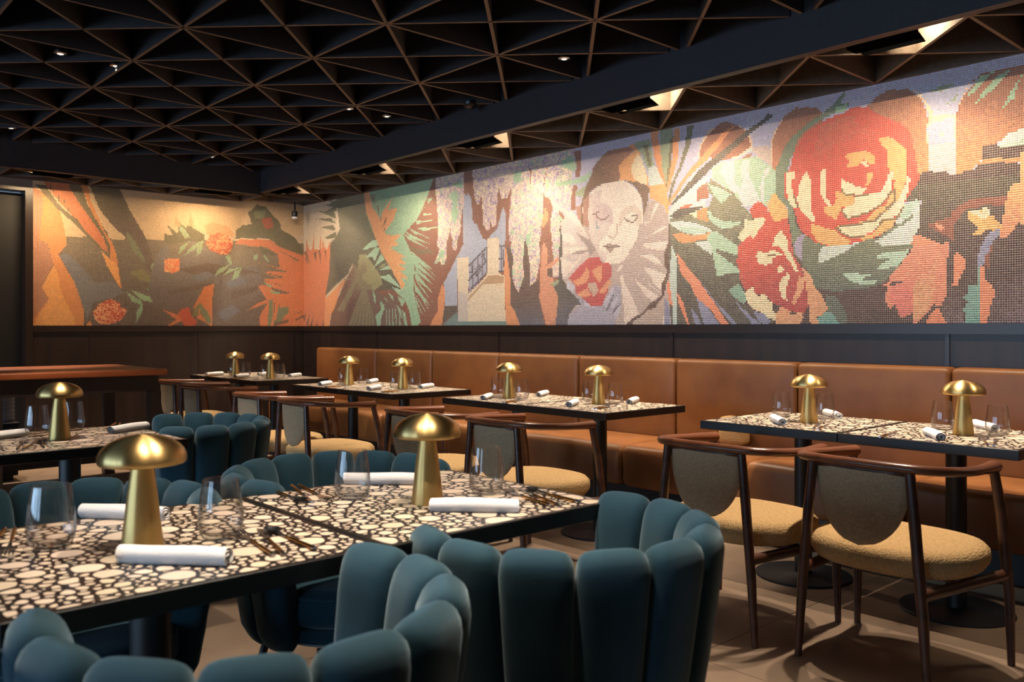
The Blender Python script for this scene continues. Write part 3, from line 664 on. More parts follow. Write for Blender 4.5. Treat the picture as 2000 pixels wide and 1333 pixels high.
R p peach2 : 1244 317 1255 305 1262 288 1270 279 1278 264 1271 256 1264 254 1265 246 1255 246 1251 281 1247 302
R p coralpink : 1345 289 1364 304 1382 325 1388 329 1388 245 1380 245 1377 258 1364 253 1358 268 1352 260 1346 276 1351 288
R p coralpink : 1379 343 1387 343 1401 336 1409 332 1417 334 1418 321 1415 315 1415 275 1411 271 1409 264 1401 265 1383 245 1379 245 1379 257 1369 253 1363 255 1359 267 1352 270 1353 299 1377 327
R g coralpink peach2 : 1406 321 1383 269 : 1415 330 1405 317 1401 280 1398 265 1380 245 1379 258 1379 286 1393 304
R g pinkcoral coralpink : 1365 281 1365 300 : 1353 288 1364 291 1377 300 1379 286 1379 257 1369 253 1363 255 1359 267 1353 270
R l plum 1.2 : 1353 290 1364 292
R p coral : 1376 333 1380 344 1387 343 1398 337 1395 332
R p coral : 1401 263 1405 264 1414 245 1392 245
R p coral : 1401 359 1405 355 1411 350 1410 345 1402 352
R p coral : 1423 326 1427 319 1433 315 1433 305 1425 286 1420 286 1422 299
R l plum 1.5 : 1386 246 1402 264
R g peachorange coral : 1481 383 1471 336 : 1480 390 1492 388 1492 353 1485 349 1479 339 1474 335 1467 334 1466 341 1470 353 1472 367 1475 380
R p apricot3 : 1435 366 1445 365 1448 364 1453 368 1457 364 1457 359 1461 359 1464 352 1471 348 1468 342 1461 342 1455 344 1449 339 1440 339 1445 345 1444 350 1435 356
R p cream : 1436 366 1445 366 1449 363 1453 369 1458 365 1457 358 1451 355 1445 359
R p periblue : 1461 342 1467 343 1466 336 1459 328 1458 319 1453 317 1451 304 1445 306 1445 314 1450 329 1455 337
R p teal2 : 1445 304 1450 305 1447 286 1448 245 1434 245 1435 253 1430 261 1433 261 1433 266 1437 267 1432 272 1433 275 1437 276 1435 280 1437 286 1445 287
R p coral : 1449 305 1452 306 1453 291 1460 284 1463 276 1458 262 1455 245 1447 245 1447 286
R p archbrown : 1490 544 1652 557 1652 417 1490 445
R p plum : 1490 434 1652 426 1652 214 1490 210
R p peachorange : 1487 419 1526 433 1517 353 1487 346
L p sandl : -766 625 62 650 62 554 35 456 -766 398
L g olivedk plumdk : -339 429 -339 242 : -766 405 35 437 35 218 -766 224
L p sandl : -403 514 -284 515 -284 420 -354 420 -376 464
L p dustyrose : -619 497 -559 504 -541 495 -543 460 -549 408 -534 396 -524 362 -545 320 -532 296 -559 257 -619 234
L p amber : -545 510 -532 498 -512 459 -508 441 -503 420 -501 400 -516 380 -504 356 -487 328 -481 308 -470 273 -470 240 -565 240 -559 257 -532 296 -545 317 -524 360 -534 398 -549 408 -543 460
L p amberlight : -524 360 -516 342 -512 310 -487 257 -487 240 -559 240 -557 248 -532 296 -544 317
L p sandl : -512 460 -493 443 -468 418 -503 415 -506 435
L g bluel slatel : -504 376 -442 312 : -516 380 -498 382 -467 349 -450 328 -420 334 -396 311 -420 299 -454 291 -465 255 -470 273 -481 308 -489 332
L g deepolive plumdk : -431 493 -376 429 : -460 517 -462 530 -405 532 -403 514 -385 475 -358 430 -351 417 -331 343 -319 333 -340 350 -372 385 -390 419 -416 440 -442 472
L p greenl : -392 435 -376 415 -358 384 -354 370 -376 392 -390 419
L p sandl : -445 472 -429 448 -411 431 -391 417 -420 415 -424 432
L p terral : -539 510 -541 521 -496 524 -496 512 -477 482 -450 448 -433 411 -423 388 -442 398 -463 418 -479 444 -498 462 -516 482 -530 500
L p olivel : -557 510 -536 508 -531 498 -516 476 -498 460 -483 450 -467 427 -442 402 -437 391 -458 410 -483 437 -518 467 -545 497
L p olivel : -532 509 -529 509 -529 496
L p olivel : -526 503 -523 503 -523 490
L p olivel : -518 493 -515 493 -515 480
L p olivel : -507 485 -505 486 -504 472
L p olivel : -499 471 -497 471 -498 458
L p olivel : -498 512 -499 526 -473 527 -473 511 -465 481 -450 455 -429 430 -419 403 -422 375 -433 416 -454 446 -477 479 -489 498
L p amber : -475 512 -477 528 -464 530 -463 513 -458 486 -446 460 -433 429 -420 412 -411 386 -401 319 -407 324 -422 351 -437 384 -422 375 -422 403 -442 440 -458 468
L p amberlight : -439 391 -422 374 -411 370 -402 320 -416 342 -429 364
L p sandl : -459 510 -457 510 -456 499
L p mossl : -385 352 -363 360 -340 340 -347 333 -367 337
L s redl peachl : -454 271 -444 287 -422 298 -403 290 -405 283 -398 281 -390 276 -398 260 -416 249 -442 248 -452 258
L p amber : -467 246 -460 255 -454 240 -467 240
L p mintl : -391 312 -363 295 -359 284 -363 270 -374 250 -372 272 -364 288 -381 293
L p mintl : -382 317 -360 309 -338 301 -347 312 -356 327 -340 310 -332 298 -340 292 -365 298
L p mintl : -345 368 -335 376 -324 387 -316 372 -319 358 -330 347 -328 362 -340 354
L g slatel plumdk : -207 399 -197 237 : -338 378 -325 401 -305 416 -259 423 -226 407 -188 395 -168 401 -107 366 -102 342 -112 302 -138 280 -107 274 -110 244 -212 244 -212 333 -233 328 -257 283 -273 276 -331 278 -351 311
L p plumdk : -291 362 -226 379 -112 365 -107 361 -250 352
L p plumdk : -313 316 -259 329 -214 338 -243 323 -305 310
L p plumdk : -173 320 -112 334 -117 322 -178 301
L p olivedk : -313 415 -259 419 -287 385 -305 388
L p olivedk : -178 398 -163 415 -128 413 -112 375 -153 373 -173 379
L p bluel : -188 339 -153 354 -138 340 -178 325
L p bluel : -264 345 -231 362 -209 354 -243 337
L p bluel : -207 272 -173 292 -153 278 -188 254
L p deepgreen : -165 434 -164 452 -148 466 -128 468 -130 482 -137 493 -115 513 -94 511 -76 492 -60 480 -57 463 -22 447 -15 435 0 411 -22 408 -49 420 -70 430 -86 440 -153 436
L p greenl : -123 495 -92 505 -99 485 -120 482
L p redl2 : -106 483 -80 488 -76 465 -94 460
L p peachdim : -233 457 -217 466 -178 459 -167 437 -188 440 -226 437
L p deepgreen : -318 434 -300 432 -312 453 -308 450 -290 436 -287 460 -273 450 -262 465 -258 451 -233 438 -232 423 -261 422 -305 414 -318 419
L p peachdim : -294 474 -283 453 -296 451
L p peachdim : -263 482 -255 454 -269 453
L p mintl : -287 456 -275 447 -264 431 -275 428 -285 442
L s redl peachl : -231 420 -221 440 -202 445 -183 440 -170 427 -173 412 -180 400 -202 399 -221 407
L s coralL peachl : -318 381 -305 385 -285 383 -285 360 -301 354 -318 355
L p mintl : -290 390 -284 410 -265 422 -275 406
L p mintl : -279 390 -258 414 -237 426 -252 407
L p mintl : -252 390 -248 412 -236 426 -240 401
L p mintl : -212 350 -202 368 -177 378 -192 362
L p mintl : -195 352 -178 370 -150 372 -168 365
L p mintl : -174 343 -167 363 -150 371 -159 351
L p mintl : -190 397 -178 398 -172 378 -177 378
L g terral orangel : -76 391 -8 345 : -168 423 -153 435 -130 435 -107 438 -81 437 -62 423 0 407 2 240 -110 240 -107 271 -89 297 -138 279 -112 296 -92 304 -112 332 -102 337 -33 320 -46 318 -73 323 -102 349 -52 354 -73 356 -107 366 -44 367 -62 372 -115 387 -60 376 -65 404 -89 419 -128 421
L p deepgreen : -107 386 -38 367 -41 366
L p deepgreen : -105 366 -49 356 -62 356
L p deepgreen : -102 349 -54 336 -57 335
L p deepgreen : -62 322 -31 322 -60 318
L p deepgreen : -65 417 -11 395 -16 393
L p deepgreen : -110 424 -65 407 -76 401 -102 405
L p mintl : -101 405 -89 396 -86 386 -94 393
L p mintl : -123 401 -112 404 -115 392 -123 391
L p mintl : -101 344 -78 335 -86 331
L p mintl : -86 325 -60 321 -60 317 -78 318
L p greenl : -86 303 -76 306 -76 274 -84 240 -90 240
L p greenl : -65 286 -38 289 -38 274 -68 259
L p greenl : -73 259 -44 269 -65 249 -76 245
L p bark : -76 252 -36 261 -41 253 -73 245
L p bark : -23 261 2 272 2 267 -22 256
L p bark : -76 298 -72 298 -74 269
L p bark : -62 294 -59 294 -61 274
L p bark : -27 272 -3 280 -5 276
L p orangel : -257 283 -243 311 -233 328 -212 335 -217 293 -216 244 -250 262
L p greenl : -243 294 -226 274 -216 252 -226 250 -243 274
L p mossl : -255 281 -243 293 -245 268 -260 265
L p orangel : -320 278 -291 269 -273 260 -309 242 -320 240 -293 258
L p redl : -289 271 -280 281 -265 284 -262 267 -250 258 -252 244 -277 246 -284 260"""
WISTERIA = np.array([(240,222,190),(206,178,192),(228,204,176),(166,144,180),(232,198,180),(176,204,172)], float)
def mural_paint(lines, pal, U, V, seed):
    rng = np.random.default_rng(seed); H, Wd = U.shape
    col = np.zeros((H, Wd, 3)); col[:] = pal['sand']; pitch = abs(U[0,1]-U[0,0])
    def pts(s): return (np.array([int(t) for t in s.split()], float)*.005).reshape(-1, 2)
    def inside(P):
        m = np.zeros((H, Wd), bool)
        j0, j1 = np.searchsorted(V[:,0], [P[:,1].min(), P[:,1].max()]); i0, i1 = np.searchsorted(U[0], [P[:,0].min(), P[:,0].max()])
        u = U[j0:j1, i0:i1]; v = V[j0:j1, i0:i1]; q = np.zeros(u.shape, bool); n = len(P); j = n-1
        for i in range(n):
            x1, y1 = P[i]; x2, y2 = P[j]
            if y1 != y2: q ^= ((y1 > v) != (y2 > v)) & (u < (x2-x1)*(v-y1)/(y2-y1)+x1)
            j = i
        m[j0:j1, i0:i1] = q; return m
    nz = rng.random((H//3+2, Wd//3+2)); nz2 = rng.random((H, Wd)); big = np.kron(nz, np.ones((3,3)))[:H, :Wd]
    for ln in lines:
        f = ln.split(' : '); a = f[0].split(); k = a[1]; a = a[2:]
        if k == 'p': col[inside(pts(f[1]))] = pal[a[0]]
        elif k == 's':
            mm = inside(pts(f[1])); t = (nz2*.6+big*.4) > .52; col[mm] = pal[a[0]]; col[mm & t] = pal[a[1]]
        elif k == 'g':
            mm = inside(pts(f[2])); A, B = pts(f[1]); d = B-A
            t = ((U-A[0])*d[0]+(V-A[1])*d[1])/(d@d); t = np.round(np.clip(t+(nz2-.5)*.5, 0, 1)*3)/3
            col[mm] = (pal[a[0]]*(1-t[..., None])+pal[a[1]]*t[..., None])[mm]
        elif k == 'l':
            P = pts(f[1]); wd = float(a[1])*pitch*.55
            for A, B in zip(P[:-1], P[1:]):
                d = B-A; t = np.clip(((U-A[0])*d[0]+(V-A[1])*d[1])/max(d@d, 1e-9), 0, 1)
                col[np.hypot(U-A[0]-t*d[0], V-A[1]-t*d[1]) < wd] = pal[a[0]]
        else:
            mm = inside(pts(f[1])); q = np.clip(big*.65+nz2*.35, 0, .999); n = len(WISTERIA)
            ix = (np.clip((q-.15)/.7, 0, .999)*n).astype(int) if k == 'w' else (np.clip((q-.1)/1.3, 0, .999)*n).astype(int)
            col[mm] = WISTERIA[ix][mm]
    return col

# ---------------------------------------------------------------- room shell
HC = 2.605; HM = 2.806; S = .775; TOP = 3.12; LEDGE = 1.2255
GX = 5.138 - .775*7            # lattice grid origin along x
mb = MB(); mb.box(-.2, 12, -13, 0, -.12, -.008); floor = struct(mb.build('floor', M['joint']))
tile_me = {}
TS = .92
x0 = 7.06 - TS*8; y0 = -2.285 - TS*9
for i in range(12):
    for j in range(12):
        a = max(x0+i*TS, 0)+.0015; b = min(x0+(i+1)*TS, 11.9)-.0015; c = y0+j*TS+.0015; d = min(y0+(j+1)*TS, 0)-.0015
        if b-a < .05 or d-c < .05: continue
        key = (round(b-a, 3), round(d-c, 3))
        if key not in tile_me:
            t = MB(); t.box(0, b-a, 0, d-c, -.008, 0); tile_me[key] = t.mesh('floor_tile', M['floor_'])
        link('floor_tile', tile_me[key], floor, (a, c, 0))
mb = MB(); mb.box(-.2, 12, -13, 0, TOP, TOP+.1); struct(mb.build('ceiling', M['ceil']))
mb = MB(); mb.box(-.2, 12, 0, .15, 0, TOP); wall_r = struct(mb.build('wall_right', M['plaster']))
mb = MB(); mb.box(-.2, 0, -2.80, 0, 0, TOP); mb.box(-.2, 0, -4.1, -2.80, 2.50, TOP); mb.box(-.2, 0, -13, -4.1, 0, TOP)
wall_l = struct(mb.build('wall_left', M['plaster']))
mb = MB(); mb.box(12, 12.15, -13, 0, 0, TOP); struct(mb.build('wall_back', M['darkwood']))
mb = MB()
xs = [-.2]+[t for w_ in WINDOWS for t in w_]+[12.0]
for k in range(0, len(xs), 2): mb.box(xs[k], xs[k+1], -13.15, -13, 0, TOP)
for a, b in WINDOWS: mb.box(a, b, -13.15, -13, 0, .38); mb.box(a, b, -13.15, -13, 2.52, TOP)
struct(mb.build('wall_front', M['darkwood']))
for k, (a, b) in enumerate(WINDOWS):
    f = MB()
    f.box(a, a+.06, -13.1, -13.03, .38, 2.52); f.box(b-.06, b, -13.1, -13.03, .38, 2.52); f.box(a, b, -13.1, -13.03, .38, .44); f.box(a, b, -13.1, -13.03, 2.46, 2.52)
    w_ = struct(f.build('window_%d' % (k+1), M['frame']))
    p = MB(); p.box(a+.06, b-.06, -13.075, -13.065, .44, 2.46); p.build('pane', M['glass'], w_)
    p = MB(); p.box((a+b)/2-.02, (a+b)/2+.02, -13.09, -13.04, .44, 2.46); p.build('mullion', M['frame'], w_)

# wainscot: boards between upright battens, a ledge on top
def panel(parent, axis, a, b):
    t = MB()
    if axis == 'x': t.box(a+.004, b-.004, -.018, -.0005, 0, 1.168)
    else: t.box(.0005, .018, a+.004, b-.004, 0, 1.168)
    t.build('wainscot_panel', M['wain'], parent)
sx = [0, 1.527, 3.396, 5.239, 7.078, 8.93, 10.78, 12]
for a, b in zip(sx[:-1], sx[1:]): panel(wall_r, 'x', a, b)
for a in sx[1:-1]:
    t = MB(); t.box(a-.006, a+.016, -.026, -.0005, 0, 1.168); t.build('batten', M['ledge'], wall_r)
sy = [-2.80, -2.301, -1.233, -.138, -.02]
for a, b in zip(sy[:-1], sy[1:]): panel(wall_l, 'y', a, b)
for a in sy[1:-1]:
    t = MB(); t.box(.0005, .026, a-.008, a+.012, 0, 1.168); t.build('batten', M['ledge'], wall_l)
t = MB(); t.box(0, 12, -.034, -.0005, 1.169, LEDGE); struct(t.build('trim_1', M['ledge']))
t = MB(); t.box(.0005, .034, -2.80, -.035, 1.169, LEDGE); struct(t.build('trim_2', M['ledge']))

# doorway in the left wall: dark frame and a dark leaf set back
door = bpy.data.objects.new('door_1', None); C.objects.link(door); door.location = (0, -3.45, 0); struct(door)
t = MB(); t.box(-.14, -.10, -.62, .62, 0, 2.46); t.build('door_leaf', M['door'], door)
t = MB(); t.box(-.14, .03, .585, .65, 0, 2.472); t.build('door_jamb', M['ledge'], door)
t = MB(); t.box(-.14, .03, -.65, -.585, 0, 2.472); t.build('door_jamb', M['ledge'], door)
t = MB(); t.box(-.14, .03, -.65, .65, 2.472, 2.50); t.build('door_head', M['ledge'], door)
t = MB(); t.tube([(-.10,-.5,1.02),(-.05,-.5,1.02),(-.05,-.38,1.02)], .009, 8); t.build('door_handle', M['iron'], door)

# ---------------------------------------------------------------- the mosaic mural, every tile a raised block in pale grout
pal = {k: np.array(v, float) for k, v in PAL.items()}
MLINES = MURAL.strip().split('\n')
PITCH = .012; TW = .0099
def mosaic(root, lines, u0, u1, seed, place, shift):
    z1 = 2.60
    u = np.arange(u0+PITCH/2, u1, PITCH); v = np.arange(LEDGE+PITCH/2, z1, PITCH)
    U, V = np.meshgrid(u, v)
    rgb = mural_paint(lines, pal, U, V, seed)
    rng = np.random.default_rng(seed+9)
    rgb = rgb*(1+rng.normal(0, .035, U.shape)[..., None])+rng.normal(0, 2.0, rgb.shape)
    rgb = np.clip(rgb, 4, 250)/255.0
    rgb = np.where(rgb <= .04045, rgb/12.92, ((rgb+.055)/1.055)**2.4).reshape(-1, 3)
    n = U.size; h = TW/2
    uc = U.reshape(-1)[:, None]; vc = V.reshape(-1)[:, None]
    du = np.array([-h, h, h, -h]); dv = np.array([-h, -h, h, h])
    tilt = rng.normal(0, .011, (n, 1))*du/1.0 + rng.normal(0, .011, (n, 1))*dv/1.0     # slightly uneven setting
    hgt = .0010 + rng.normal(0, .00012, (n, 1)) + tilt
    UU = np.concatenate([uc+du*1.03, uc+du*.94], 1); VV = np.concatenate([vc+dv*1.03, vc+dv*.94], 1)
    DD = np.concatenate([np.zeros((n, 4)), hgt], 1)
    co = place(UU, VV, DD).reshape(-1, 3).astype(np.float32)
    base = (np.arange(n)*8)[:, None, None]
    q = np.array([(4,5,6,7),(0,1,5,4),(1,2,6,5),(2,3,7,6),(3,0,4,7)])[None]
    loops = (base+q).reshape(-1).astype(np.int32)
    me = bpy.data.meshes.new('mosaic_tiles'); me.vertices.add(n*8); me.vertices.foreach_set('co', co.reshape(-1))
    me.loops.add(len(loops)); me.loops.foreach_set('vertex_index', loops)
    me.polygons.add(n*5); me.polygons.foreach_set('loop_start', np.arange(0, n*20, 4, dtype=np.int32))
    at = me.color_attributes.new('piece_colour', 'FLOAT_COLOR', 'CORNER')
    arr = np.ones((n, 20, 4), np.float32); arr[:, :, :3] = rgb[:, None, :]
    at.data.foreach_set('color', arr.reshape(-1))
    me.materials.append(M['tile']); me.update(calc_edges=True); me.validate()
    o = link('mosaic_tiles', me, root); o['kind'] = 'stuff'
    return o
root = thing('mosaic_mural', 'long mosaic mural of a pale sleeping face, big red rose and palms above the bench', 'mural', (0,0,LEDGE))
def place_r(a, b, d): return np.stack([a, -d-.004, b-LEDGE], -1)
mosaic(root, [l for l in MLINES if l[0] == 'R'], .004, 9.0, 3, place_r, 0)
t = MB(); t.box(.001, 9.0, -.004, -.0005, .0005, 1.39); t.build('grout_bed', M['grout'], root)
root = thing('mosaic_mural', 'mosaic mural of orange palms and flowers on the shorter far left wall', 'mural', (0,0,LEDGE))
def place_l(a, b, d): return np.stack([d+.004, a, b-LEDGE], -1)
# seen from inside, the left wall reads right to left along y: flip the winding by swapping the u corners
def place_l2(a, b, d): return place_l(a[:, [1,0,3,2,5,4,7,6]], b[:, [1,0,3,2,5,4,7,6]], d[:, [1,0,3,2,5,4,7,6]])
mosaic(root, [l for l in MLINES if l[0] == 'L'], -2.798, -.006, 5, place_l, 0)
t = MB(); t.box(.0005, .004, -2.798, -.005, .0005, 1.39); t.build('grout_bed', M['grout'], root)

# ---------------------------------------------------------------- ceiling: beams, triangular blade lattices
t = MB(); t.box(.57, 12, -.84, -.782, HC-.005, TOP); struct(t.build('trim_3', M['beam']))
t = MB(); t.box(.57, .63, -13, -.84, 2.578, TOP); struct(t.build('trim_4', M['beam']))
BT = .0095
kind = 'blade'
def blade(parent, a, b, z0, z1, th=BT):
    a = Vector(a); b = Vector(b); d = (b-a); L = d.length
    if L < .05: return
    n = Vector((-d.y, d.x))/L*th
    m = MB(); P = [a+n, a-n, b-n, b+n]
    m.add([(p.x, p.y, z0) for p in P]+[(p.x, p.y, z1) for p in P], [(0,1,2,3)[::-1],(4,5,6,7),(0,1,5,4),(1,2,6,5),(2,3,7,6),(3,0,4,7)])
    o = m.build('blade', M[kind], parent); o.data.materials.append(M['blade_edge']); o.data.polygons[0].material_index = 1  # bottom face takes the colour that imitates bounced light
def clip(p, d, X0, X1, Y0, Y1):
    t0, t1 = -99, 99
    for o_, dd, lo, hi in ((p[0], d[0], X0, X1), (p[1], d[1], Y0, Y1)):
        if abs(dd) < 1e-9:
            if o_ < lo or o_ > hi: return None
        else:
            a, b = (lo-o_)/dd, (hi-o_)/dd
            t0 = max(t0, min(a, b)); t1 = min(t1, max(a, b))
    return None if t1-t0 < .05 else ((p[0]+d[0]*t0, p[1]+d[1]*t0), (p[0]+d[0]*t1, p[1]+d[1]*t1))
lat = thing('ceiling_lattice', 'dark triangular blade lattice covering the main ceiling', 'ceiling lattice', (0,0,HM))
X0, X1, Y0, Y1 = .64, 11.5, -9.4, -.845
gx = [GX-S+k*S for k in range(0, 17)]; gy = [-S-k*S for k in range(0, 12)]
ZB, ZT = 0, .22
for x in gx:
    s_ = clip((x, 0), (0, 1), X0, X1, Y0, Y1)
    if s_: blade(lat, *s_, ZB, ZT)
for y in gy:
    s_ = clip((0, y), (1, 0), X0, X1, Y0, Y1)
    if s_: blade(lat, *s_, ZB, ZT)
for k in range(-24, 30):
    for sg in (1, -1):
        s_ = clip((GX+k*S, -S), (1, sg), X0, X1, Y0, Y1)
        if s_: blade(lat, *s_, ZB+.0012, ZT-.001)
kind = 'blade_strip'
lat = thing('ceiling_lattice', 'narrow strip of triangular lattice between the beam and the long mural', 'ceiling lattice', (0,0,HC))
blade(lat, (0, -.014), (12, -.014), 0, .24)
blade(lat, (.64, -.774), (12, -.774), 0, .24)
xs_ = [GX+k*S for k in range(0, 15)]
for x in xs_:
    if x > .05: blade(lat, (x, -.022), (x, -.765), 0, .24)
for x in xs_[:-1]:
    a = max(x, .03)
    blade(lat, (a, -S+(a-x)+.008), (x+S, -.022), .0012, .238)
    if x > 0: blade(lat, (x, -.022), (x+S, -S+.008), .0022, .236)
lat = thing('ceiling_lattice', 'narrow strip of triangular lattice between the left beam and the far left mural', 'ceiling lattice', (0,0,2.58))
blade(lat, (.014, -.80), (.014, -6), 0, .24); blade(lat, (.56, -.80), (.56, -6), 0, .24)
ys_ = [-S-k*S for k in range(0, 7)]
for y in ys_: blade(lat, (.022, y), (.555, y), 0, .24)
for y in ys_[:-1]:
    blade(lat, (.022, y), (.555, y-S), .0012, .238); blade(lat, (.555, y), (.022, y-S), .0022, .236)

# linear wall washers tucked behind the beams
def washer():
    r = thing('wall_washer', '', 'spotlight')
    h = MB(); h.box(-.155, .155, -.05, .05, .0, .06); h.build('housing', M['shield'], r)
    l_ = MB(); l_.add([(-.155,.05,.036),(.155,.05,.036),(.155,.135,.0065),(-.155,.135,.0065),(-.155,.05,.039),(.155,.05,.039),(.155,.135,.0095),(-.155,.135,.0095)],
                      [(0,3,2,1),(4,5,6,7),(0,1,5,4),(1,2,6,5),(2,3,7,6),(3,0,4,7)]); l_.build('glare_shield', M['shield'], r)  # lip added to cut the wash off in a straight line
    b = MB(); b.box(-.16, -.152, -.03, .03, .06, .2); b.box(.152, .16, -.03, .03, .06, .2); b.build('bracket', M['blackp'], r)
    return r
mk_washer = Maker(washer)
WX = [.85, 2.39, 3.935, 5.41, 7.04, 8.60]
names = ['at the far corner end', 'above the wisteria side palm', 'above the hanging wisteria', 'above the pale face', 'above the red rose', 'at the near end out of frame']
for i, x in enumerate(WX):
    loc = (x, -.712, 2.592)
    mk_washer(loc, 0, 'black linear wall light behind the long beam, '+names[i], 'wall lights behind the long beam')
    L = area('washer_light', (x, -.655, 2.612), (0, -.03, -1), .29, .004, WASH*(.42 if i == 0 else .8 if i == 1 else 1), (1.0, .83, .63))
    area('washer_spill', (x+.10, -.64, 2.70), (.45, .6, .05), .20, .05, WASH*.36, (1.0, .78, .52))
for i, y in enumerate([-1.265, -2.75, -4.3]):
    mk_washer((.50, y, 2.565), PI/2, 'black linear wall light behind the left beam, '+['nearest the corner', 'nearer the dark doorway', 'beyond the doorway'][i], 'wall lights behind the left beam')
    area('washer_light', (.443, y, 2.585), (.03, 0, -1), .29, .004, WASH*.85, (1.0, .70, .40))

# downlights in the main lattice
def downlight():
    r = thing('downlight', '', 'spotlight')
    h = MB(); h.lathe([(.031,.0),(.036,.0),(.036,.16),(0,.16)], 20); h.build('can', M['blackp'], r, True, 40)
    g_ = MB(); g_.lathe([(.034,-.004),(.037,-.002),(.037,.010),(.030,.010),(.026,.003)], 24); g_.build('trim_ring', M['ring'], r, True, 40)
    g_ = MB(); g_.lathe([(0,-.009),(.012,-.0075),(.021,-.003),(.0265,.004),(.0265,.012)], 20); g_.build('lens', M['lens'], r, True)
    return r
mk_down = Maker(downlight)
DL = [(1.0,-3.43),(1.0,-3.19),(.95,-1.49),(.86,-1.15),(3.35,-3.435),(3.32,-3.11),(3.384,-1.48),(3.381,-1.14),(5.228,-1.407),(5.294,-1.147),
      (7.15,-1.42),(7.15,-1.12),(5.15,-3.95),(5.15,-3.62),(7.1,-4.25),(7.1,-3.6),(7.74,-4.30),(7.72,-3.52)]
DLAB = ['at far left, the left of its pair', 'at far left, the right of its pair', 'above the far corner pair, farther from the wall', 'above the far corner pair, nearer the wall',
 'at upper left, the left of its pair', 'at upper left, the right of its pair', 'above the third bench pair, farther from the wall', 'above the third bench pair, nearer the wall',
 'above the second bench pair, farther from the wall', 'above the second bench pair, nearer the wall', 'above the nearest bench pair, farther from the wall', 'above the nearest bench pair, nearer the wall',
 'above the table by the counter, left', 'above the table by the counter, right', 'above the lower left foreground table', 'above the middle foreground table',
 'above the lower left foreground chair', 'above the middle foreground chair']
for i, (x, y) in enumerate(DL):
    mk_down((x, y, HM+.03), 0, 'small round downlight with bright rim, '+DLAB[i], 'ceiling downlights')
    d = bpy.data.lights.new('downlight_beam', 'SPOT'); d.energy = SPOT*(.9 if x < 4.5 and y < -2 else (.8 if x < 7.5 else .55) if 6 < x < 8 and y < -2 else 1); d.color = (1.0, .85, .69)
    d.spot_size = math.radians(62); d.spot_blend = .55; d.shadow_soft_size = .02
    o = bpy.data.objects.new('downlight_beam', d); C.objects.link(o); o.location = (x, y, HM+.017)

# little spot at the top right, camera by the corner, dome sensor
r = thing('ceiling_spot', 'small adjustable spot lamp hanging at the top right by the long mural', 'spotlight', (7.93, -.42, 2.66))
t = MB(); t.lathe([(0,0),(.022,0),(.026,.006),(.026,.07),(.012,.09),(0,.09)], 16); t.build('lamp_head', M['blackp'], r, True, 40)
t = MB(); t.tube([(0,0,.085),(0,0,.45)], .006, 8); t.build('stem', M['blackp'], r)
r = thing('security_camera', 'small black camera with a white lower rim hanging in the far corner', 'camera', (.16, -.20, 2.435))
t = MB(); t.lathe([(.026,.0),(.032,.008),(.034,.05),(.03,.075),(0,.08)], 18); t.build('camera_body', M['blackp'], r, True, 40)
t = MB(); t.lathe([(0,-.012),(.024,-.010),(.033,.0),(.033,.012),(.026,.012)], 18); t.build('lower_rim', M['white'], r, True, 40)
t = MB(); t.tube([(0,0,.075),(0,0,.684)], .010, 10); t.build('bracket', M['blackp'], r)
r = thing('dome_sensor', 'small black dome sensor in the lattice beside the long beam', 'sensor', (4.16, -.95, 2.775))
t = MB(); t.lathe([(0,0),(.03,.006),(.048,.024),(.052,.04),(.052,.055),(0,.055)], 20); t.build('dome', M['blackp'], r, True, 50)
t = MB(); t.tube([(0,0,.05),(0,0,.34)], .008, 8); t.build('stem', M['blackp'], r)

# ---------------------------------------------------------------- the banquette
bq = thing('banquette', 'long tan leather banquette with a panelled back under the long mural', 'bench', (0,0,0))
bx = [.58, 1.749, 2.66, 3.575, 4.483, 5.383, 6.276, 7.153, 8.05, 8.95, 9.85]
for a, b in zip(bx[:-1], bx[1:]):
    m = MB(); m.rbox((a+b)/2, -.105, .715, (b-a)/2-.002, .07, .28, .032, 4); m.build('back_cushion', M['leather'], bq, True)
    def sag(p, a=a, b=b):
        x, y, z = p
        if y < -.62: y += .008*math.sin(x*17+z*30)*math.sin(x*5.3)
        if z > .44: z += .006*math.sin(x*9+1)*math.sin((y+.2)*7)
        return (x, y, z)
    m = MB(); m.rbox((a+b)/2, -.455, .335, (b-a)/2-.002, .285, .13, .045, 4, sag); m.build('seat_cushion', M['leather'], bq, True)
m = MB(); m.box(.62, 9.85, -.66, -.05, .06, .204); m.build('plinth', M['iron'], bq)
m = MB(); m.box(.62, 9.85, -.70, -.05, 0, .059); m.build('skirting', M['skirting'], bq)  # no real board, stands in for a lit strip of floor

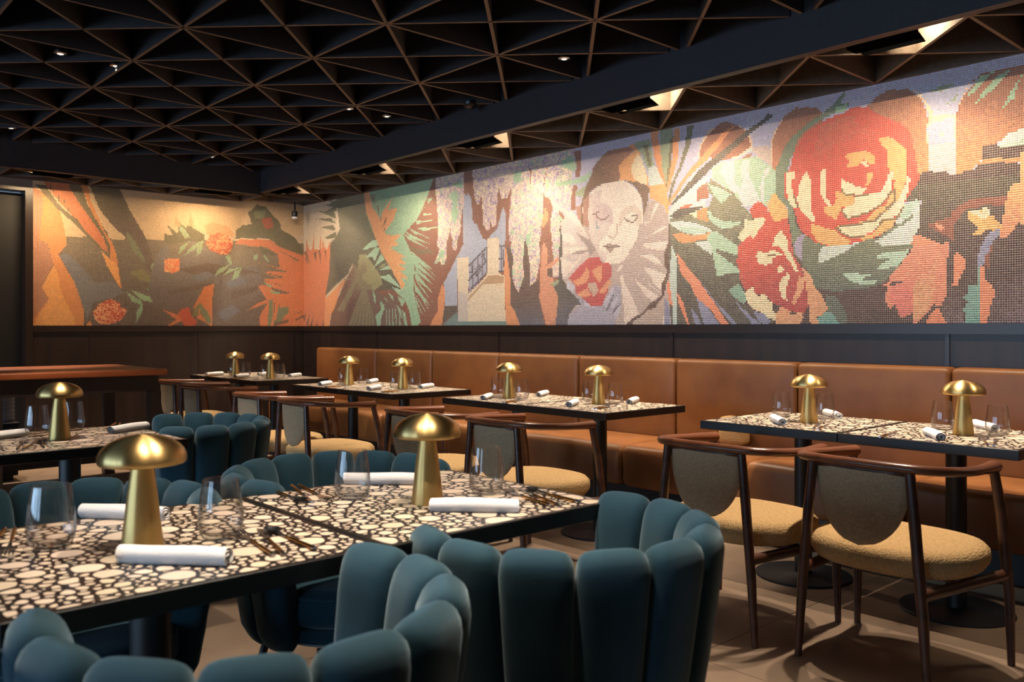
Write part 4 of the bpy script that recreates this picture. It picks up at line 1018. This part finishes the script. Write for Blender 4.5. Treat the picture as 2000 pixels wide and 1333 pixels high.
# ---------------------------------------------------------------- dining tables with terrazzo tops
TX, TY = .704, .700
def chips(seed):
    rng = np.random.default_rng(seed); P = []; R = []
    for rad, num, tries in ((.038,14,400),(.028,26,800),(.018,70,2500),(.0110,230,7000),(.0066,620,12000)):
        got = 0
        for _ in range(tries):
            if got >= num: break
            p = rng.uniform((.004,.004), (TX-.004, TY-.004)); r = rad*rng.uniform(.85, 1.15)
            if P:
                A = np.array(P); d = np.hypot(*(A-p).T)
                if (d < .96*(np.array(R)+r)).any(): continue
            P.append(p); R.append(r); got += 1
    P = np.array(P); R = np.array(R); m = MB(); mt = MB()
    for i in range(len(P)):
        s_ = R[i]*1.22; a0 = rng.uniform(0, PI); el = rng.uniform(1.0, 1.35)
        poly = [Vector((s_*el*math.cos(a0+k*PI/4.5), s_/el**.5*math.sin(a0+k*PI/4.5))) for k in range(9)]
        cs = [((1,0), TX-.0145-P[i][0]), ((-1,0), P[i][0]-.0145), ((0,1), TY-.0145-P[i][1]), ((0,-1), P[i][1]-.0145)]
        D = P-P[i]; L = np.hypot(D[:,0], D[:,1])
        for j in np.where((L > 0) & (L < (R+R[i])*2.0))[0]:
            cs.append(((D[j,0]/L[j], D[j,1]/L[j]), (L[j]**2+R[i]**2-R[j]**2)/(2*L[j])-rng.uniform(.0026, .0056)))
        for (nx, ny), t in cs:
            out = []
            for k in range(len(poly)):
                p, q = poly[k], poly[(k+1) % len(poly)]
                dp = p.x*nx+p.y*ny-t; dq = q.x*nx+q.y*ny-t
                if dp <= 0: out.append(p)
                if dp*dq < 0: out.append(p+(q-p)*(dp/(dp-dq)))
            poly = out
            if len(poly) < 3: break
        if len(poly) < 3: continue
        rp = []
        for k in range(len(poly)):
            p, q = poly[k], poly[(k+1) % len(poly)]; rp += [p*.74+q*.26, p*.26+q*.74]
        a_ = sum(rp[k].x*rp[(k+1)%len(rp)].y-rp[(k+1)%len(rp)].x*rp[k].y for k in range(len(rp)))
        if abs(a_) < 2e-5: continue
        f = rng.uniform(.86, 1.06); col = (lin(226)*f, lin(206)*f*rng.uniform(.97,1.02), lin(184)*f*rng.uniform(.94,1.03), 1)
        n = len(rp); m.add([(P[i][0]+p.x-TX/2, P[i][1]+p.y-TY/2, .7502) for p in rp], [tuple(range(n))], col)
    return m.mesh('stone_chips', M['chip'])
CHIPS = [chips(11), chips(23)]
def table(variant):
    r = thing('dining_table', '', 'table')
    m = MB(); m.rbox(0, 0, .7300, TX/2, TY/2, .0198, .003, 2); m.build('tabletop_edge', M['edge'], r)
    m = MB(); m.box(-TX/2+.013, TX/2-.013, -TY/2+.013, TY/2-.013, .740, .74995); tp = m.build('terrazzo_top', M['matrix'], r)
    o = link('stone_chips', CHIPS[variant % 2], tp); o['kind'] = 'stuff'
    if variant // 2: o.rotation_euler.z = PI
    m = MB(); m.lathe([(.041,.012),(.041,.70),(.10,.702),(.10,.7098)], 28); m.build('column', M['iron'], r, True, 40)
    m = MB(); m.lathe([(.224,0),(.225,.006),(.222,.011),(.06,.016),(.05,.02)], 48); m.build('base_disc', M['iron'], r, True, 40)
    return r
mk_table = [Maker(lambda v=v: table(v)) for v in range(4)]
TABLES = {  # centre x, y, phrase
 'NL': (7.110, -4.243, 'the foreground table at lower left'), 'NR': (7.118, -3.543, 'the foreground table in the middle'),
 'LT': (5.115, -3.860, 'the table by the dark wooden counter'),
 'T4a': (6.800, -1.030, 'the left table of the nearest bench pair'), 'T4b': (7.506, -1.030, 'the right table of the nearest bench pair'),
 'T3a': (4.845, -1.110, 'the left table of the second bench pair'), 'T3b': (5.551, -1.110, 'the right table of the second bench pair'),
 'T2a': (2.985, -1.195, 'the left table of the third bench pair'), 'T2b': (3.691, -1.195, 'the right table of the third bench pair'),
 'T1a': (.985, -1.220, 'the left table of the far corner pair'), 'T1b': (1.691, -1.220, 'the right table of the far corner pair')}
for i, (k, (x, y, ph)) in enumerate(TABLES.items()):
    mk_table[i % 4]((x, y, 0), 0, 'black edged terrazzo table with round base, '+ph[4:], 'square terrazzo dining tables')

# ---------------------------------------------------------------- walnut armchairs
def armchair():
    r = thing('armchair', '', 'chair')
    def seat_mesh():
        m = MB(); n = 40; prof = [(.0,.352),(.80,.352),(.93,.362),(.985,.385),(1.0,.405),(.985,.428),(.93,.444),(.8,.452),(.5,.456),(0,.457)]
        rings = []
        for (k, z) in prof:
            rings.append([(k*.295*abs(math.cos(a))**.82*(1 if math.cos(a) >= 0 else -1), k*.262*abs(math.sin(a))**.82*(1 if math.sin(a) >= 0 else -1)+.005, z+.012*math.cos(a)**2*k*k*0) for a in [2*PI*j/n for j in range(n)]])
        vs_ = [p for R_ in rings for p in R_]; fs = []
        for i in range(len(rings)-1):
            for j in range(n):
                j2 = (j+1) % n; fs.append((i*n+j, i*n+j2, (i+1)*n+j2, (i+1)*n+j))
        m.add(vs_, fs); return m
    seat_mesh().build('seat', M['seat'], r, True)
    path = [(-.262,.175,.712),(-.277,.08,.716),(-.287,-.02,.72),(-.286,-.11,.725),(-.264,-.19,.73),(-.215,-.245,.734),(-.14,-.272,.737),(0,-.283,.738)]
    path = path+[(-x, y, z) for x, y, z in path[-2::-1]]
    # smooth the rail
    P = [Vector(p) for p in path]; Q = []
    for i in range(len(P)-1):
        p0 = P[max(i-1,0)]; p1 = P[i]; p2 = P[i+1]; p3 = P[min(i+2, len(P)-1)]
        for k in range(3):
            t = k/3; Q.append(.5*((2*p1)+(-p0+p2)*t+(2*p0-5*p1+4*p2-p3)*t*t+(-p0+3*p1-3*p2+p3)*t**3))
    Q.append(P[-1]); N = len(Q)
    rad = [(.021+.007*max(0, 1-min(i, N-1-i)/5)) for i in range(N)]
    m = MB(); m.tube(Q, rad, 12, flat=[.78]*N); m.build('top_rail', M['rail'], r, True, 60)
    for s in (-1, 1):
        m = MB(); m.tube([(s*.238,-.262,0),(s*.222,-.262,.25),(s*.195,-.262,.55),(s*.178,-.262,.722)], [.0125,.018,.019,.016], 12); m.build('leg', M['walnut'], r, True, 60)
        m = MB(); m.tube([(s*.292,.245,0),(s*.288,.238,.25),(s*.276,.2,.55),(s*.266,.165,.70)], [.0125,.018,.019,.016], 12); m.build('leg', M['walnut'], r, True, 60)
        m = MB(); m.tube([(s*.218,-.262,.325),(s*.284,.236,.325)], .017, 8, flat=1.3); m.build('side_stretcher', M['walnut'], r, True, 60)
    m = MB(); m.tube([(-.255,0,.335),(.255,0,.335)], .018, 8); m.build('cross_stretcher', M['walnut'], r, True, 60)
    # half-moon back pad between the rear legs
    n = 22; rows = []
    for i in range(n+1):
        v = i/n; z = .714-.262*v; hw = .172*(max(0, 1-v**2.3))**.5 if v < 1 else 0
        rows.append((z, hw))
    m = MB(); K = 12; fr = []; bk = []
    def yb(x, z): return -.262+.045*(abs(x)/.18)**2*.6-(z-.45)*.03
    for (z, hw) in rows:
        for k in range(K+1):
            u = -1+2*k/K; x = hw*u; e = .013*(1-abs(u)**4)*min(1, (z-.452)/.03+.15)
            fr.append((x, yb(x, z)+.004+e, z)); bk.append((x, yb(x, z)-.004-e, z))
    nv = len(fr); fs = []
    for i in range(n):
        for k in range(K):
            a = i*(K+1)+k; fs.append((a, a+1, a+K+2, a+K+1)); fs.append((nv+a+1, nv+a, nv+a+K+1, nv+a+K+2))
        fs.append((i*(K+1), (i+1)*(K+1), nv+(i+1)*(K+1), nv+i*(K+1))); a = i*(K+1)+K; fs.append((a, nv+a, nv+a+K+1, a+K+1))
    fs.append(tuple(range(K+1))+tuple(nv+k for k in range(K, -1, -1)))
    m.add(fr+bk, fs); m.build('back_pad', M['pad'], r, True, 70)
    m = MB(); m.tube([(-.178,-.256,.714),(-.1,-.270,.717),(0,-.277,.718),(.1,-.270,.717),(.178,-.256,.714)], .008, 8); m.build('pad_rail', M['walnut'], r, True)
    return r
mk_arm = Maker(armchair)
for x, y, rz, lab in ((6.94,-1.775,-.03,'left of the nearest bench pair'),(7.57,-1.745,-.06,'front right, nearest the camera'),
                      (5.05,-1.87,-.03,'left at the second bench pair'),(5.73,-1.83,-.02,'right at the second bench pair'),
                      (3.30,-1.98,.02,'left at the third bench pair'),(3.98,-1.99,-.02,'right at the third bench pair'),
                      (1.40,-1.82,.0,'left at the far corner pair'),(2.12,-1.90,-.02,'right at the far corner pair')):
    mk_arm((x, y, 0), rz, 'walnut armchair with half-moon back and tan seat, '+lab, 'walnut armchairs along the bench')

# ---------------------------------------------------------------- teal velvet tub chairs
def tub():
    r = thing('tub_chair', '', 'chair')
    NCH = 9; R0 = .268; step = math.radians(26.6)
    prof = [(.285,.7,.35,.6),(.30,.88,.65,.8),(.335,.98,.95,.95),(.42,1,1,1),(.56,1,1.03,1),(.69,1,1.0,1),(.73,.995,.95,1),(.752,.975,.82,1),(.764,.94,.66,1),(.772,.88,.45,1),(.777,.78,.24,1),(.779,.6,.1,1)]
    n = 22
    for c in range(NCH):
        phi = (c-(NCH-1)/2)*step
        m = MB(); rings = []
        for (z, kt, kn, _) in prof:
            off = (z-.45)*.15; R_ = R0+off; hw = R_*step/2*1.0
            ring = []
            for j in range(n):
                a = 2*PI*j/n; ca, sa = math.cos(a), math.sin(a)
                u = hw*kt*abs(ca)**.5*(1 if ca >= 0 else -1); v = .048*kn*abs(sa)**.75*(1 if sa >= 0 else -1)
                ph = phi+u/R_; rr = R_+v
                zz = z-(.010*(abs(u)/hw)**3 if z > .7 else 0)
                ring.append((rr*math.sin(ph), -rr*math.cos(ph)+.03, zz))
            rings.append(ring)
        vs_ = [p for q in rings for p in q]; fs = [tuple(reversed(range(n)))]
        for i in range(len(rings)-1):
            for j in range(n): j2 = (j+1) % n; fs.append((i*n+j, i*n+j2, (i+1)*n+j2, (i+1)*n+j))
        fs.append(tuple((len(rings)-1)*n+j for j in range(n)))
        m.add(vs_, fs); m.build('back_channel', M['velvet'], r, True, 75)
    m = MB(); m.lathe([(0,.345),(.20,.345),(.232,.36),(.242,.385),(.242,.425),(.232,.447),(.20,.458),(.1,.463),(0,.464)], 40, (0,.045,0)); st = m.build('seat_cushion', M['velvet'], r, True)
    m = MB(); path = [(.2385*math.cos(2*PI*k/40), .2385*math.sin(2*PI*k/40)+.045, .44) for k in range(41)]; m.tube(path, .0045, 6, cap=False); m.build('piping', M['velvet'], st, True)
    m = MB(); m.lathe([(0,.29),(.20,.29),(.235,.31),(.236,.344),(0,.344)], 36, (0,.035,0)); m.build('seat_base', M['velvet'], r, True, 50)
    for sx_ in (-1, 1):
        for sy_ in (-1, 1):
            m = MB(); m.tube([(sx_*.15, sy_*.15+.03, .292),(sx_*.215, sy_*.215+.03, 0)], [.014,.009], 10); m.build('leg', M['iron'], r, True)
    return r
mk_tub = Maker(tub)
mk_tub((7.66, -4.262, 0), PI/2+.02, 'teal channel-back velvet tub chair in the lower left foreground, seen from behind', 'teal velvet tub chairs')
mk_tub((7.62, -3.50, 0), PI/2-.03, 'teal channel-back velvet tub chair in the middle foreground, seen from behind', 'teal velvet tub chairs')
mk_tub((6.62, -4.27, 0), -PI/2, 'teal velvet tub chair behind the lower left foreground table, mostly hidden', 'teal velvet tub chairs')
mk_tub((6.60, -3.50, 0), -PI/2, 'teal velvet tub chair facing us behind the middle foreground table', 'teal velvet tub chairs')
mk_tub((4.99, -3.27, 0), PI-.3, 'teal velvet tub chair side on at the end of the table by the counter', 'teal velvet tub chairs')

# ---------------------------------------------------------------- brass mushroom lamps
def lamp():
    r = thing('table_lamp', '', 'lamp')
    m = MB(); m.lathe([(0,0),(.041,0),(.0415,.003),(.036,.05),(.0295,.11),(.0215,.165),(.0185,.185),(0,.185)], 48); m.build('stem', M['brass_stem'], r, True, 50)
    dome = [(.078,.1645),(.0835,.1662),(.0862,.1705),(.0868,.1770),(.0855,.186),(.081,.197),(.073,.207),(.060,.2165),(.043,.2245),(.024,.2290),(.008,.2307),(0,.231)]
    dome = [(q, .231-(.231-z)*.92) for q, z in dome]
    m = MB(); m.lathe(dome, 56); m.build('shade', M['brass'], r, True, 60)
    m = MB(); m.lathe([(.078,.1698),(.0825,.176),(.0825,.182),(.078,.190),(.066,.199),(.05,.2095),(.03,.2175),(0,.2215)], 48); m.build('shade_lining', M['glow'], r, True)
    return r
mk_lamp = Maker(lamp)
LPOS = {'NL':(7.125,-4.265),'NR':(7.165,-3.565),'LT':(5.12,-3.90),'T4a':(6.855,-1.075),'T4b':(7.535,-1.03),'T3a':(4.82,-1.17),'T3b':(5.485,-1.05),
        'T2a':(2.98,-1.23),'T2b':(3.65,-1.18),'T1a':(1.20,-1.37),'T1b':(1.74,-1.285)}
TZ = .7502
for k, (x, y) in LPOS.items():
    mk_lamp((x, y, TZ), 0, 'brass mushroom lamp, lit, on '+TABLES[k][2], 'brass mushroom table lamps')
    d = bpy.data.lights.new('lamp_glow', 'AREA'); d.shape = 'DISK'; d.size = .105; d.energy = LAMP; d.color = (1.0, .70, .36)
    o = bpy.data.objects.new('lamp_glow', d); C.objects.link(o); o.location = (x, y, TZ+.192)

# ---------------------------------------------------------------- stemless glasses
def tumbler():
    m = MB(); out_ = [(0,.0),(.034,.0),(.0385,.003),(.044,.014),(.0475,.035),(.047,.05),(.044,.08),(.0395,.112),(.0372,.126)]
    inn = [(.0362,.126),(.0384,.112),(.0428,.08),(.0457,.05),(.046,.035),(.042,.018),(.034,.0095),(0,.0085)]
    m.lathe(out_+inn, 40); r = m.build('tumbler', M['glass'], None, True, 70); r['category'] = 'glass'; return r
mk_glass = Maker(tumbler)
GPOS = {'NL':[(7.0,-4.405),(7.165,-4.115)],'NR':[(6.975,-3.67),(7.165,-3.365)],'LT':[(4.945,-3.94),(4.83,-3.77)],'T4a':[(6.62,-.92),(6.82,-.86)],
 'T4b':[(7.40,-.90),(7.64,-.945)],'T3a':[(4.65,-1.12),(4.91,-1.14)],'T3b':[(5.32,-.95),(5.55,-.975)],'T2a':[(2.80,-1.17),(2.98,-1.10)],'T2b':[(3.53,-1.16),(3.66,-1.08)],
 'T1a':[(1.02,-1.31),(1.17,-1.25)],'T1b':[(1.6,-1.26),(1.70,-1.17)]}
for k, ps in GPOS.items():
    for s, (x, y) in zip(('left', 'right'), ps):
        mk_glass((x, y, TZ+.0004), random.uniform(0, 6), 'clear stemless glass, the %s one on %s' % (s, TABLES[k][2]), 'stemless glasses')

# ---------------------------------------------------------------- rolled napkins (lying along x)
def napkin(seed):
    rnd = random.Random(seed); m = MB(); n = 64; ring = []
    for k in range(n+1):
        t = k/n; a = t*2*PI*2.6+.3; rr = .006+.0175*t; ring.append((rr, a))
    prof = [((rr-.0018)*math.cos(a), (rr-.0018)*math.sin(a)) for rr, a in ring]
    prof = [(rr*math.cos(a), rr*math.sin(a)) for rr, a in ring]+[((rr-.0022)*math.cos(a), (rr-.0022)*math.sin(a)) for rr, a in reversed(ring)]
    N = len(prof); L = 9; vs_ = []; fs = []
    for i in range(L+1):
        x = -.108+.216*i/L; e = 1-.06*(abs(x)/.108)**4
        for j, (p, q) in enumerate(prof):
            vs_.append((x+.0025*math.sin(j*.31+seed), p*1.0*e*(1+.02*math.sin(x*40+seed)), (q*.82*e)+.0215+.001*math.sin(x*31+seed)))
    zmin = min(v[2] for v in vs_); vs_ = [(x, y, z-zmin) for x, y, z in vs_]
    for i in range(L):
        for j in range(N): j2 = (j+1) % N; fs.append((i*N+j, i*N+j2, (i+1)*N+j2, (i+1)*N+j))
    h = N//2
    for j in range(h-1):
        a, b = j, N-1-j
        fs.append((a, a+1, b-1, b)); o = L*N; fs.append((o+a+1, o+a, o+b, o+b-1))
    m.add(vs_, fs); r = m.build('rolled_napkin', M['napkin'], None, True, 50); r['category'] = 'napkin'; return r
mk_nap = [Maker(lambda s=s: napkin(s)) for s in range(3)]
# x, y, turn; the foreground rolls lie along the table edge (y)
NPOS = {'NL':[(7.30,-4.265,.72),(6.83,-4.205,.66)],'NR':[(7.325,-3.54,.77),(6.86,-3.50,.80)],'LT':[(5.03,-3.60,2.1),(4.96,-4.07,2.1)],
 'T4a':[(6.765,-1.20,-.85),(6.80,-.74,-.80)],'T4b':[(7.49,-1.215,-.95),(7.52,-.74,-.87)],'T3a':[(4.765,-1.31,2.2),(4.82,-.87,2.12)],
 'T3b':[(5.47,-1.26,2.12),(5.585,-.855,2.06)],'T2a':[(2.90,-1.40,2.25),(2.90,-.96,2.25)],'T2b':[(3.60,-1.40,2.2),(3.70,-1.0,2.1)],
 'T1a':[(.92,-1.45,2.0),(1.24,-1.08,2.0)],'T1b':[(1.44,-1.42,2.2),(1.66,-1.0,2.2)]}
i = 0
for k, ps in NPOS.items():
    for s, (x, y, a) in zip(('near', 'far'), ps):
        mk_nap[i % 3]((x, y, TZ), a, 'rolled white napkin on the %s side of %s' % (s, TABLES[k][2]), 'rolled white napkins'); i += 1

# ---------------------------------------------------------------- cutlery (handle towards -y)
def handle(r, l0, l1):
    m = MB(); m.tube([(0,l0,.004),(0,l0*.5+l1*.5,.0046),(0,l1+.012,.005)], [.0030,.0042,.0046], 10); m.build('handle', M['gold'], r, True, 60)
    m = MB(); m.tube([(0,l1+.0125,.005),(0,l1,.005)], [.0052,.0046], 10); m.build('end_cap', M['steel'], r, True, 60); m = MB(); m.tube([(0,l0+.012,.004),(0,l0,.004)], [.0036,.0042], 10); m.build('ferrule', M['steel'], r, True, 60)
def fork():
    r = thing('fork', '', 'fork'); m = MB()
    m.prism([(-.003,-.01),(.003,-.01),(.0045,.02),(.0115,.036),(.012,.05),(-.012,.05),(-.0115,.036),(-.0045,.02)], .003, .0048)
    for q in (-.0104,-.0035,.0035,.0104): m.tube([(q,.049,.004),(q,.080,.0065),(q*.95,.106,.0055)], [.0018,.0016,.0007], 6)
    m.build('tines', M['steel'], r); handle(r, -.01, -.15); return r
def knife():
    r = thing('knife', '', 'knife'); m = MB()
    m.prism([(-.005,-.01),(.004,-.01),(.0055,.02),(.0085,.06),(.006,.088),(-.005,.10),(-.0055,.03)], .0025, .0045); m.build('blade', M['steel'], r); handle(r, -.01, -.155); return r
def spoon():
    r = thing('spoon', '', 'spoon'); m = MB(); vs_ = []; fs = []; K = 20; Rr = 5
    for i in range(Rr+1):
        for k in range(K):
            a = 2*PI*k/K; s_ = i/Rr; vs_.append((.019*s_*math.cos(a), .06+.028*s_*math.sin(a), .0012+.0065*s_*s_))
    for i in range(Rr):
        for k in range(K): k2 = (k+1) % K; fs.append((i*K+k, i*K+k2, (i+1)*K+k2, (i+1)*K+k))
    n0 = len(vs_); vs_ += [(x, y, z+.0012) for x, y, z in vs_]; fs += [tuple(t+n0 for t in reversed(f)) for f in fs]
    m.add(vs_, fs); m.tube([(0,.034,.006),(0,.01,.0045),(0,-.011,.004)], [.004,.003,.003], 8); m.build('bowl', M['steel'], r, True, 60); handle(r, -.01, -.145); return r
mk_fork, mk_knife, mk_spoon = Maker(fork), Maker(knife), Maker(spoon)
CPOS = {'NL':[(7.25,-4.05,'right',1.36,'FKS'),(6.93,-4.50,'left',-1.9,'FKS')],'NR':[(7.28,-3.30,'right',1.28,'FKS'),(6.88,-3.76,'left',-1.8,'FKS')],
 'LT':[(5.24,-4.03,'left',1.2,'FKS'),(4.84,-3.62,'right',-2.0,'FK')],'T4a':[(6.99,-1.18,'right',.35,'FK')],'T4b':[(7.71,-1.19,'right',.35,'FK'),(7.36,-1.25,'left',.1,'K')],
 'T3a':[(5.05,-1.30,'right',.3,'FK')],'T3b':[(5.69,-1.19,'right',.3,'FK')],'T2a':[(3.14,-1.39,'right',.2,'FK')],'T2b':[(3.86,-1.36,'right',.2,'FK')],
 'T1a':[(1.06,-1.48,'right',.2,'FK')],'T1b':[(1.62,-1.45,'right',.2,'FK')]}
for k, sets in CPOS.items():
    for (x, y, side, rz, what) in sets:
        dirx = Vector((math.cos(rz), math.sin(rz)))
        for q, ch in enumerate(what):
            mkr, nm = {'F': (mk_fork, 'fork'), 'K': (mk_knife, 'knife'), 'S': (mk_spoon, 'spoon')}[ch]
            p = Vector((x, y))+dirx*(-.035+.036*q)
            mkr((p.x, p.y, TZ), rz+(.06, -.05, .16)[q], 'steel %s with gold handle, laid %s on %s' % (nm, side, TABLES[k][2]), nm+' of the place settings')

# ---------------------------------------------------------------- counter at the left, what stands under it
r = thing('high_table', 'long dark wooden counter table with glossy orange-brown top at far left', 'counter', (1.94, -3.6, 0))
m = MB(); m.rbox(0, 0, .878, .575, 1.11, .022, .008, 2); m.build('counter_top', M['counter'], r, True, 40)
m = MB(); m.box(-.53, .53, -1.06, -1.035, .74, .8555); m.box(-.53, .53, 1.035, 1.06, .74, .8555); m.box(-.53, -.505, -1.035, 1.035, .74, .8555); m.box(.505, .53, -1.035, 1.035, .74, .8555); m.build('apron', M['darkwood'], r)
for sx_ in (-.515, .515):
    for sy_ in (-1.03, .0, 1.03):
        if sy_ == 0 and sx_ < 0: continue
        m = MB(); m.box(sx_-.04, sx_+.04, sy_-.04, sy_+.04, 0, .7395 if True else 0); m.build('leg', M['darkwood'], r)
for sx_ in (-.515, .515):
    m = MB(); m.box(sx_-.025, sx_+.025, -.99, .99, .10, .155) if sx_ < 0 else (m.box(sx_-.025, sx_+.025, -.99, -.041, .10, .155), m.box(sx_-.025, sx_+.025, .041, .99, .10, .155)); m.build('stretcher', M['darkwood'], r)
for sy_ in (-1.03, 1.03):
    m = MB(); m.box(-.474, .474, sy_-.025, sy_+.025, .10, .155); m.build('stretcher', M['darkwood'], r)
r = thing('low_cabinet', 'low black cabinet standing behind the wooden counter at far left', 'cabinet', (1.08, -3.62, 0))
m = MB(); m.box(-.2, .2, -.55, .42, .04, .44); m.build('carcass', M['door'], r)
m = MB(); m.box(-.21, .215, -.56, .43, .44, .455); m.build('cabinet_top', M['door'], r)
for a, b in ((-.545,-.07),(-.06,.415)):
    m = MB(); m.box(.2005, .215, a, b, .05, .43); d_ = m.build('cabinet_door', M['door'], r)
m = MB(); m.box(-.18, .18, -.52, .39, 0, .0395); m.build('foot_plinth', M['iron'], r)
r = thing('ribbed_bin', 'grey-blue ribbed round container on the low black cabinet at far left', 'container', (1.10, -3.32, .4555))
pr = [(0,0),(.125,0)]
for k in range(9): z = .008+k*.033; pr += [(.125,z),(.132,z+.006),(.132,z+.022),(.125,z+.028)]
pr += [(.125,.305),(.118,.305),(.116,.02),(0,.02)]
m = MB(); m.lathe(pr, 40); m.build('bin_body', M['drum'], r, True, 30)
r = MB(); r.rbox(5.905, -.262, .564, .085, .065, .088, .035, 3); cu = r.build('cushion', M['seat'], None, True)
tag(cu, 'small beige cushion leaning on the bench back behind the nearest bench pair', 'cushion')
